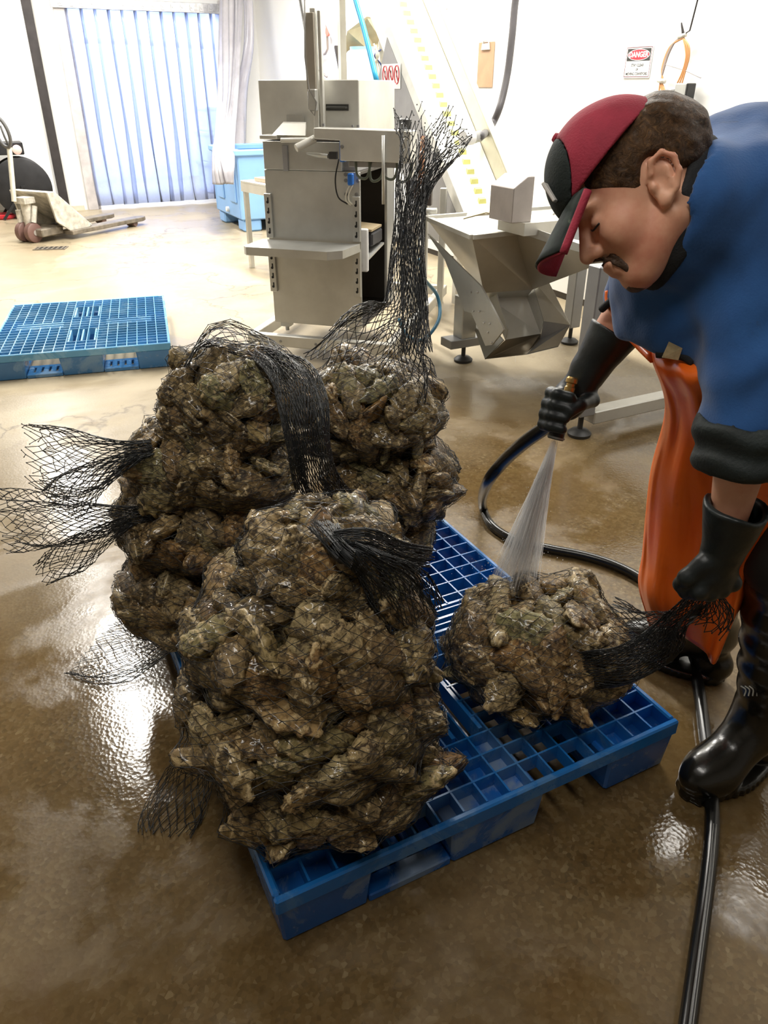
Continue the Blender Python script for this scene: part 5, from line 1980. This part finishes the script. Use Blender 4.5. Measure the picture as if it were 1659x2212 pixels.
def shirt_sdf(P):
    t = shirt_raw(P) + folds(P)
    # sleeve ends: keep the near sleeve above the elbow, the far one above its forearm
    s_, r_ = collar_co(P)
    t = smax(t, -np.maximum(s_ - .004, r_ - .136), .014)
    nk = s_cone(P, NK0, NK1 * .7 + NK0 * .3, .066, .075)
    return smax(t, -nk, .006)


shirt_m = NT('blue_sweatshirt_fleece')
_co = shirt_m.coord()
_n = shirt_m.noise(_co, 6, 5, .6)
_w = shirt_m.noise(_co, 260, 3)
_c2 = shirt_m.ramp(_n, [(.3, hexc('17457a')), (.55, hexc('205492')), (.8, hexc('2962a2'))])
_d = shirt_m.ramp(shirt_m.noise(_co, 9, 6, .7, .6), [(.62, (0, 0, 0)), (.72, (.55,) * 3)])
shirt_m.set(Base__Color=shirt_m.mix(_d, _c2, hexc('2b3b48')), Roughness=.85, **{'Sheen Weight': .25})
shirt_m.bump(_w, .25, .002)
shirt_m = shirt_m.m
lo, hi = bbox([B1, C1, P1, SN, EN, SF, EF], .2)
lo[2] = min(lo[2], Z_HEM - .2)
shirt = sdf_band('sweatshirt', shirt_sdf, lo, hi, .0055, shirt_m, per, smooth_it=4)
blk_knit = plain('black_knit', (.013, .014, .016), .85, var=.3, scale=30, bump=.4, bscale=240)


def collar_sdf(P):
    s_, r_ = collar_co(P)
    t = np.abs(r_ - (.116 + .10 * np.clip(s_, -.03, .04))) - .009
    return smax(t, np.abs(s_ - .004) - .024, .006) + .0015 * wave(P, 90, 31)


sdf_band('collar', collar_sdf, *bbox([CC], .17), .004, blk_knit, shirt, label='black collar')


def cuff_sdf(P):
    d = CUFF_B - CUFF_T
    L_ = np.linalg.norm(d)
    d = d / L_
    s_ = (P - CUFF_T) @ d
    r_ = np.linalg.norm(P - CUFF_T - s_[:, None] * d, axis=1)
    t = np.abs(r_ - (.078 - .08 * np.clip(s_, -.02, L_))) - .009
    return smax(t, np.abs(s_ - L_ * .45) - L_ * .55, .014) + .004 * np.sin(s_ * 130 + 5 * np.sin(P[:, 0] * 30)) + .003 * wave(P, 50, 33)


sdf_band('rolled_cuff', cuff_sdf, *bbox([CUFF_T, CUFF_B], .11), .005, plain('damp_dark_cuff', hexc('1b2424'), .7, var=.4, scale=14, bump=.3, bscale=200), shirt, label='rolled dark wet cuff')


def march(fn, px, py, t0=.9, t1=1.8):
    ts = np.arange(t0, t1, .004)
    P_ = np.array([0, 0, EYE])[None] + ts[:, None] * np.array(ray(px, py))[None]
    h_ = np.nonzero(fn(P_) < 0)[0]
    return float(ts[h_[0]]) if len(h_) else None


# cloth patch near the hem, hem band
tt = march(shirt_sdf, 1452, 760) or 1.22
pq = [W(x, y, (march(shirt_sdf, x, y) or tt) - .004) for x, y in ((1430, 772), (1445, 738), (1474, 752), (1465, 778))]
MB().add([tuple(q) for q in pq], [(0, 1, 2, 3)]).build('hem_patch', plain('cream_patch', hexc('b5a37c'), .7, var=.35, scale=60), shirt, solid=.002)
hem = []
for x in range(1420, 1580, 8):
    for y in range(850, 740, -3):
        t_ = march(shirt_sdf, x, y, 1.0, 1.5)
        if t_ and t_ < 1.45:
            q_ = tuple(W(x, y - 3, t_ + .003))
            if 765 < y < 830 and t_ > 1.16:
                hem.append(q_)
            break
if len(hem) > 3:
    MB().tube(crom(hem[::2], 3), .009, 8).build('hem_band', blk_knit, shirt, smooth=True)

# ---------------------------------------------------------------- apron
org_m = NT('orange_pvc')
_co = org_m.coord()
_n = org_m.noise(_co, 4, 5, .6)
_d = org_m.ramp(org_m.noise(_co, 11, 6, .7, .8), [(.6, (0, 0, 0)), (.72, (.5,) * 3)])
org_m.set(Base__Color=org_m.mix(_d, org_m.ramp(_n, [(.3, hexc('fb6612')), (.7, hexc('ff7d2a'))]), hexc('cc5218')), Roughness=.3, **{'Specular IOR Level': .6})
org_m.bump(org_m.noise(_co, 14, 4), .15, .01)
org_m = org_m.m
AP = [
    [(1425, 715, 1.48), (1450, 730, 1.42), (1500, 740, 1.36), (1560, 745, 1.34), (1640, 745, 1.36), (1720, 745, 1.44)],
    [(1402, 752, 1.46), (1425, 785, 1.36), (1480, 800, 1.275), (1560, 810, 1.25), (1640, 815, 1.30), (1720, 815, 1.42)],
    [(1432, 840, 1.47), (1448, 855, 1.39), (1500, 870, 1.32), (1570, 880, 1.30), (1650, 885, 1.34), (1730, 885, 1.46)],
    [(1436, 900, 1.54), (1452, 925, 1.45), (1500, 945, 1.39), (1570, 965, 1.36), (1650, 965, 1.38), (1730, 960, 1.48)],
    [(1408, 1010, 1.62), (1425, 1030, 1.53), (1480, 1045, 1.47), (1560, 1055, 1.43), (1650, 1055, 1.42), (1735, 1040, 1.50)],
    [(1396, 1110, 1.69), (1412, 1125, 1.60), (1470, 1140, 1.54), (1555, 1150, 1.49), (1640, 1140, 1.46), (1725, 1110, 1.52)],
    [(1388, 1200, 1.74), (1405, 1215, 1.66), (1450, 1235, 1.60), (1540, 1245, 1.55), (1605, 1230, 1.54), (1640, 1200, 1.56)],
    [(1380, 1262, 1.79), (1398, 1285, 1.70), (1440, 1310, 1.65), (1530, 1340, 1.60), (1580, 1330, 1.60), (1600, 1310, 1.62)],
    [(1402, 1352, 1.83), (1418, 1352, 1.76), (1455, 1362, 1.71), (1520, 1405, 1.66), (1545, 1432, 1.66), (1580, 1335, 1.66)],
]
cols_ = [crom(r, 6) for r in AP]
nC = len(cols_[0])
full = [crom([cols_[i][j] for i in range(len(AP))], 6) for j in range(nC)]
rows_a = []
for i in range(len(full[0])):
    row = []
    for j in range(nC):
        x, y, d = full[j][i]
        d += .011 * math.sin(j * .75 + i * .12) * min(1, i / 10) + .005 * math.sin(j * 1.7 - i * .3)
        row.append(tuple(D(x, y, d)))
    rows_a.append(row)
apron = MB().grid(rows_a).build('apron', org_m, per, smooth=True, solid=.003, label='long orange waterproof apron')
stp = [W(1316, 628, 1.56), W(1318, 655, 1.56), W(1345, 705, 1.52), W(1380, 745, 1.48), W(1410, 775, 1.43)]
MB().tube(crom([tuple(q) for q in stp], 5), .009, 8).build('apron_strap', org_m, apron, smooth=True)
bkp = W(1338, 640, 1.50)
MB(Matrix.Translation(Vector(bkp)) @ Matrix(((*IR, 0), (*IU, 0), (*(-IF), 0), (0, 0, 0, 1))).transposed()).box((0, 0, 0), (.018, .05, .012)).build('strap_buckle', plain('grey_buckle', (.25, .26, .27), .4), apron, bevel=.003)
bks = [W(1300, 668, 1.56), W(1330, 640, 1.51), W(1352, 605, 1.47)]
MB().tube(crom([tuple(q) for q in bks], 5), .008, 8).build('shoulder_strap', blk_knit, apron, smooth=True)

# ---------------------------------------------------------------- gloves
glove_m = NT('black_rubber_glove')
_co = glove_m.coord()
_n = glove_m.noise(_co, 16, 5, .6)
glove_m.set(Base__Color=glove_m.ramp(_n, [(.35, hexc('131819')), (.65, hexc('1d2526')), (.85, hexc('343c3c'))]), Roughness=.42)
glove_m.bump(glove_m.noise(_co, 55, 4), .25, .004)
glove_m = glove_m.m


def chain(P, pts, rs, k=.006):
    d = None
    for i in range(len(pts) - 1):
        c_ = s_cone(P, pts[i], pts[i + 1], rs[i], rs[i + 1])
        d = c_ if d is None else smin(d, c_, k)
    return d


# near hand: a fist round the gathered net, seen from the back of the hand
WR = W(1562, 1188, 1.325)
PALM = W(1548, 1238, 1.345)
dn_ = (W(1540, 1290, 1.36) - WR)
dn_ /= np.linalg.norm(dn_)
acr = IR * .86 + IF * .42 - IU * .28
acr -= dn_ * (acr @ dn_)
acr /= np.linalg.norm(acr)
inn = np.cross(dn_, acr)
if inn @ IF < 0:
    inn = -inn
near_f = []
for i in range(4):
    k0 = PALM + acr * (i - 1.5) * .0235 + dn_ * (.030, .036, .033, .022)[i] - inn * .006
    L1, L2, L3 = [(.040, .030, .022), (.044, .033, .023), (.041, .031, .022), (.033, .025, .020)][i]
    d1 = dn_ * .45 + inn * .9
    d1 /= np.linalg.norm(d1)
    k1 = k0 + d1 * L1 * .85
    d2 = inn * .25 - dn_ * .97
    k2 = k1 + d2 * L2 * .9
    d3 = -inn * .8 - dn_ * .4
    k3 = k2 + d3 * L3 * .6
    near_f.append([PALM + acr * (i - 1.5) * .017, k0, k1, k2, k3])
TH0 = PALM - acr * .035 - dn_ * .025
near_t = [TH0, TH0 - acr * .020 + dn_ * .030 + inn * .008, TH0 - acr * .012 + dn_ * .055 + inn * .026, TH0 + acr * .012 + dn_ * .066 + inn * .040]
G0 = W(1592, 1095, 1.275)


def glove_near(P):
    d = s_cone(P, G0, WR, .054, .037)
    d = smin(d, s_ell(P, PALM, (.050, .042, .027), np.stack([dn_, acr, inn], 1)), .02)
    for f in near_f:
        d = smin(d, chain(P, f, [.015, .0145, .0135, .0125, .0115]), .005)
    d = smin(d, chain(P, near_t, [.017, .016, .0145, .0125]), .008)
    d = d + .0016 * wave(P, 70, 41)
    ax_ = (WR - G0) / np.linalg.norm(WR - G0)
    s_ = (P - G0) @ ax_
    hollow = s_cone(P, G0 - ax_ * .05, G0 + ax_ * .02, .0455, .040)
    return smax(smax(d, -s_ - .0 + .006 * np.sin((P @ acr) * 60), .003), -hollow, .003)


sdf_band('glove', glove_near, *bbox([G0, WR, PALM + dn_ * .09, PALM - acr * .08, PALM + acr * .08], .075), .0032, glove_m, per, label='black rubber gauntlet gripping the gathered net')

# far hand: closed round the spray nozzle
NZ0, NZ1 = W(1229, 845, 1.60), W(1201, 945, 1.62)          # nozzle axis, top and tip
na = (NZ1 - NZ0) / np.linalg.norm(NZ1 - NZ0)
FG0 = W(1328, 716, 1.60)
FWR = W(1272, 800, 1.635)
FP = W(1246, 850, 1.645)
fa = IF - na * (IF @ na)
fa /= np.linalg.norm(fa)
fr = np.cross(na, fa)
if fr @ IR < 0:
    fr = -fr
far_f = []
for i in range(4):
    c_ = NZ0 + na * (.012 + .0225 * i)
    L_ = (1.0, 1.05, 1.0, .88)[i]
    far_f.append([FP + na * (i - 1.2) * .014 + fa * .006, c_ - fr * .012 + fa * .036, c_ - fr * .034 * L_ + fa * .006, c_ - fr * .026 * L_ - fa * .020, c_ + fr * .002 - fa * .0285])
TB = FP + fr * .020 - na * .012
far_t = [TB, TB + fr * .012 + na * .018 - fa * .018, NZ0 + fr * .026 + na * .022 - fa * .022, NZ0 + fr * .010 + na * .040 - fa * .0315]


def glove_far(P):
    d = s_cone(P, FG0, FWR, .056, .038)
    d = smin(d, s_cone(P, FWR, FP, .036, .033), .02)
    d = smin(d, s_ell(P, FP + na * .015 - fr * .01 + fa * .01, (.048, .040, .026), np.stack([na, fr, fa], 1)), .018)
    for f in far_f:
        d = smin(d, chain(P, f, [.016, .0145, .0135, .0125, .0115]), .005)
    d = smin(d, chain(P, far_t, [.018, .0165, .0145, .0125]), .007)
    d = smax(d, -(s_cone(P, NZ0 - na * .05, NZ1 + na * .03, .0145, .0145)), .002)
    d = d + .0015 * wave(P, 70, 43)
    ax_ = (FWR - FG0) / np.linalg.norm(FWR - FG0)
    s_ = (P - FG0) @ ax_
    hollow = s_cone(P, FG0 - ax_ * .05, FG0 + ax_ * .02, .047, .042)
    return smax(smax(d, -s_, .003), -hollow, .003)


sdf_band('glove', glove_far, *bbox([FG0, FWR, FP, NZ0, NZ1], .08), .0032, glove_m, per, label='black rubber gauntlet closed round the spray nozzle')

# ---------------------------------------------------------------- trousers and boots
boot_m = NT('wet_black_boot_rubber')
_co = boot_m.coord()
_n = boot_m.noise(_co, 7, 5, .6)
boot_m.set(Base__Color=boot_m.ramp(_n, [(.35, hexc('0d0d0b')), (.65, hexc('1a1812')), (.85, hexc('2c281c'))]), Roughness=boot_m.math('ADD', .12, boot_m.math('MULTIPLY', _n, .25)), **{'Specular IOR Level': .7})
boot_m.bump(boot_m.noise(_co, 30, 5), .2, .006)
boot_m = boot_m.m
TOE = np.array(G(1500, 1712)) + np.array([0, 0, .055])
HEEL = np.array(G(1690, 1610)) + np.array([0, 0, .05])
fd_ = (HEEL - TOE)
fd_[2] = 0
fd_ /= np.linalg.norm(fd_)
HEEL = TOE + fd_ * .225
ANK = HEEL + np.array([0, 0, .10]) - fd_ * .035
KNE = W(1700, 1215, 1.52)
HIP = W(1800, 860, 1.46)


def boot(P, toe, heel, ank, kne, sgn):
    f = (heel - toe) / np.linalg.norm(heel - toe)
    sd = np.cross(f, (0, 0, 1.0))
    R_ = np.stack([f, sd, np.array([0, 0, 1.0])], 1)
    d = s_cone(P, ank, kne, .064, .078)
    d = smin(d, s_ell(P, toe + f * .035, (.085, .056, .055), R_), .03)
    d = smin(d, s_cone(P, toe + f * .06, ank, .050, .062), .04)
    d = smin(d, s_ell(P, heel - f * .01, (.055, .042, .055), R_), .03)
    d = d + .003 * np.sin((P[:, 2]) * 85 + 2.0 * np.sin(P @ f * 20)) * np.clip((P[:, 2] - .16) * 6, 0, 1) + .002 * wave(P, 40, 51)
    # sole with welt and cleats
    q = (P - toe) @ R_
    wid = .050 - .008 * np.cos(np.clip(q[:, 0] / .225, 0, 1) * 6.28)
    sole = np.maximum(np.hypot(np.maximum(np.abs(q[:, 0] - .108) - .100, 0), q[:, 1]) - wid - .006, np.abs(P[:, 2] - .014) - .013)
    sole = sole + .002 * np.sign(np.sin(q[:, 0] * 330)) * (P[:, 2] < .02)
    d = smin(d, sole, .006)
    return np.maximum(d, .002 - P[:, 2])


sdf_band('boot', lambda P: boot(P, TOE, HEEL, ANK, KNE, 1), *bbox([TOE, HEEL, ANK, KNE, TOE - fd_ * .08], .095), .0045, boot_m, per, label='wet black rubber boot standing on the hose', smooth_it=1)
TOE2 = np.array(G(1372, 1400)) + np.array([0, 0, .055])
f2 = np.array(G(1500, 1450)) - np.array(G(1372, 1400))
f2[2] = 0
f2 /= np.linalg.norm(f2)
HEEL2 = TOE2 + f2 * .225
ANK2 = HEEL2 + np.array([0, 0, .10]) - f2 * .035
KNE2 = W(1530, 1120, 1.78)
sdf_band('boot', lambda P: boot(P, TOE2, HEEL2, ANK2, KNE2, -1), *bbox([TOE2, HEEL2, ANK2, KNE2, TOE2 - f2 * .08], .095), .005, boot_m, per, label='black rubber boot behind the sack')


def trousers(P):
    d = smin(s_cone(P, HIP, KNE, .11, .085), s_cone(P, W(1740, 860, 1.60), KNE2, .11, .085), .04)
    d = smin(d, s_ell(P, W(1790, 850, 1.5), (.17, .17, .14)), .05)
    d = smin(d, s_ell(P, P1, (.178, .178, .20)), .04)
    d = d + .004 * wave(P, 40, 61)
    return smax(smax(d, P[:, 2] - Z_HEM - .035, .01), np.minimum(KNE[2], KNE2[2]) - .03 - P[:, 2], .01)


sdf_band('trousers', trousers, *bbox([HIP, KNE, KNE2, P1, W(1740, 860, 1.6)], .2), .008, plain('dark_wet_trousers', (.015, .015, .016), .6, var=.3, scale=12, bump=.2), per)
# pale fleck of torn rubber on the near boot
e0 = march(lambda P: boot(P, TOE, HEEL, ANK, KNE, 1), 1620, 1490, 1.2, 2.0)
if e0:
    m = MB()
    for k in range(4):
        m.tube(crom([tuple(W(1600 + 9 * k, 1482, e0 - .012)), tuple(W(1611 + 8 * k, 1490, e0 - .018)), tuple(W(1608 + 9 * k, 1503, e0 - .01))], 4), .0016, 5)
    m.build('boot_mark', plain('pale_rubber_mark', (.45, .46, .42), .5), per)
# ================================================================ hose, nozzle and water
hose_m = NT('black_hose_rubber')
_co = hose_m.coord()
_n = hose_m.noise(_co, 20, 4)
hose_m.set(Base__Color=hose_m.ramp(_n, [(.3, hexc('0a0a0a')), (.7, hexc('1c1b19'))]), Roughness=.25, **{'Specular IOR Level': .6})
hose_m = hose_m.m
hr_ = .0165
hz_ = .018
hpts = [W(1199, 905, 1.625), W(1180, 922, 1.66), W(1130, 958, 1.78), W(1085, 1000, 1.95), W(1052, 1045, 2.12), np.array(G(1042, 1090, hz_ + .04)), np.array(G(1062, 1135, hz_)), np.array(G(1115, 1168, hz_)),
        np.array(G(1180, 1184, hz_)), np.array(G(1260, 1200, hz_)), np.array(G(1330, 1222, hz_)), np.array(G(1395, 1258, hz_)), np.array(G(1450, 1320, hz_)), np.array(G(1490, 1410, hz_)), np.array(G(1508, 1480, hz_)),
        np.array(G(1522, 1580, hz_)), np.array(G(1535, 1680, hz_ - .002)), np.array(G(1538, 1790, hz_ - .002)), np.array(G(1528, 1900, hz_)), np.array(G(1508, 2050, hz_)), np.array(G(1484, 2230, hz_)), np.array(G(1462, 2420, hz_))]
gh = thing('water_hose', 'long black rubber hose looping from the spray nozzle across the wet floor', 'hose', (1.56, 2.1, 0))
MB().tube(crom([tuple(q) for q in hpts], 8), hr_, 12).build('hose_run', hose_m, gh, smooth=True)
for dz, dx in ((.0168, .0), (.0150, .007)):
    rid_ = [Vector(q) + Vector((0, 0, dz)) + RV * dx for q in crom([tuple(p) for p in hpts[17:]], 8)]
    MB().tube(rid_, .0012, 5).build('moulded_line', plain('grey_hose_line', (.22, .22, .21), .4), gh, smooth=True)

nzl = thing('spray_nozzle', 'black hand spray nozzle with brass top and grey tip in the far glove', 'nozzle', tuple(NZ1))
nv_ = Vector(na)
o_ = Vector(NZ0)
MB().lathe([(.010, -.030), (.0125, -.026), (.0125, -.018), (.009, -.016), (.009, -.010), (.011, -.008), (.011, .012)], o_, tuple(nv_), 20).build('brass_adjuster', plain('brass', (.62, .42, .16), .3, .9), nzl, smooth=True, auto=.5)
MB().lathe([(.011, .010), (.014, .014), (.014, .075), (.0165, .085), (.017, .105)], o_, tuple(nv_), 20).build('nozzle_grip', blk, nzl, smooth=True, auto=.5)
tl_ = (Vector(NZ1) - o_).length
MB().lathe([(.0165, .100), (.0185, .103), (.019, tl_ - .002), (.014, tl_), (.008, tl_ - .004)], o_, tuple(nv_), 20, caps=False).build('nozzle_tip', plain('grey_nozzle_rubber', (.26, .28, .28), .5), nzl, smooth=True, auto=.5)
MB().tube([o_ + nv_ * .03, Vector(W(1213, 885, 1.615)), Vector(hpts[0])], [.013, .016, .019], 12).build('hose_coupling', plain('coupling_steel', (.4, .4, .42), .3, .8), nzl, smooth=True)

# the jet: fine threads of water and droplets inside a light mist
JA, JB = Vector(NZ1) + nv_ * .004, D(1112, 1240, 1.90)
jd = JB - JA
jl = jd.length
jn = jd.normalized()
j1 = jn.cross(Vector((0, 0, 1))).normalized()
j2 = jn.cross(j1)
wt = thing('water_spray', 'white fan of water spraying from the nozzle onto the single sack', 'water', tuple(JB))
wm_ = NT('water_thread')
_tr = wm_.n('ShaderNodeBsdfTransparent')
_mx = wm_.n('ShaderNodeMixShader', Fac=.42)
_tl = wm_.n('ShaderNodeBsdfTranslucent')
_tl.inputs[0].default_value = (1, 1, 1, 1)
_m2 = wm_.n('ShaderNodeMixShader', Fac=.6)
wm_.set(Base__Color=(1.0, 1.0, 1.0), Roughness=.15)
wm_.l(_tr.outputs[0], _mx.inputs[1])
wm_.l(wm_.b.outputs[0], _m2.inputs[1])
wm_.l(_tl.outputs[0], _m2.inputs[2])
wm_.l(_m2.outputs[0], _mx.inputs[2])
wm_.l(_mx.outputs[0], wm_.out.inputs['Surface'])
wm_ = wm_.m
e = random.Random(77)
m = MB()
for k in range(700):
    a_ = e.uniform(0, 6.283)
    rr_ = math.sqrt(e.random())
    s0_ = e.uniform(0, .75)
    s1_ = min(1.0, s0_ + e.uniform(.12, .4))

    def jp(s):
        rad = (.007 + .056 * s ** 1.15) * rr_
        return JA + jd * s + j1 * math.cos(a_) * rad + j2 * math.sin(a_) * rad + Vector((0, 0, -.02 * s * s))
    m.tube([jp(s0_), jp((s0_ + s1_) / 2), jp(s1_)], [.0003, .0009, .0004], 3, cap=False)
m.build('water_threads', wm_, wt, smooth=True, kind='stuff')
m = MB()
for k in range(420):
    if k < 220:
        q = JB + Vector((e.gauss(0, .07), e.gauss(0, .07), abs(e.gauss(0, .035)) - .005))
        r_ = e.uniform(.0007, .0019)
    else:
        s = e.uniform(.3, 1)
        a_ = e.uniform(0, 6.283)
        rad = (.012 + .06 * s) * e.uniform(.6, 1.1)
        q = JA + jd * s + j1 * math.cos(a_) * rad + j2 * math.sin(a_) * rad
        r_ = e.uniform(.0005, .0013)
    m.add([q + Vector(v) * r_ for v in ((1, 0, 0), (-1, 0, 0), (0, 1, 0), (0, -1, 0), (0, 0, 1), (0, 0, -1))],
          [(0, 2, 4), (2, 1, 4), (1, 3, 4), (3, 0, 4), (2, 0, 5), (1, 2, 5), (3, 1, 5), (0, 3, 5)])
m.build('droplets', wm_, wt, smooth=True, kind='stuff')
vm = bpy.data.materials.new('water_mist')
vm.use_nodes = True
nt_ = vm.node_tree
nt_.nodes.remove(nt_.nodes['Principled BSDF'])
vs_ = nt_.nodes.new('ShaderNodeVolumeScatter')
vs_.inputs['Color'].default_value = (.95, .97, 1, 1)
vs_.inputs['Density'].default_value = 9
nt_.links.new(vs_.outputs[0], nt_.nodes['Material Output'].inputs['Volume'])
prof = []
vs2, fs2, sg_ = [], [], 20
for i in range(11):
    s = i / 10
    rad = .008 + .050 * s ** 1.1
    for k in range(sg_):
        a_ = 6.28318 * k / sg_
        vs2.append(JA + jd * s + (j1 * math.cos(a_) + j2 * math.sin(a_)) * rad + Vector((0, 0, -.02 * s * s)))
for i in range(10):
    for k in range(sg_):
        k2 = (k + 1) % sg_
        fs2.append((i * sg_ + k, i * sg_ + k2, (i + 1) * sg_ + k2, (i + 1) * sg_ + k))
fs2.append(tuple(range(sg_)))
fs2.append(tuple(10 * sg_ + k for k in range(sg_)))
mesh_obj('mist', vs2, fs2, vm, wt, True)

dr = thing('dripping_water', 'thin threads of water dripping from the hopper chute', 'water', tuple(G(1112, 782, .0)))
for (xa, ya, za), (xb, yb) in (((1107, 670, .33), (1113, 782)), ((1100, 715, .2), (1108, 770))):
    p1_ = G(xb, yb, .003)
    MB().tube([(p1_.x, p1_.y, za), (p1_.x, p1_.y, .003)], .0012, 4).build('drip', wm_, dr)
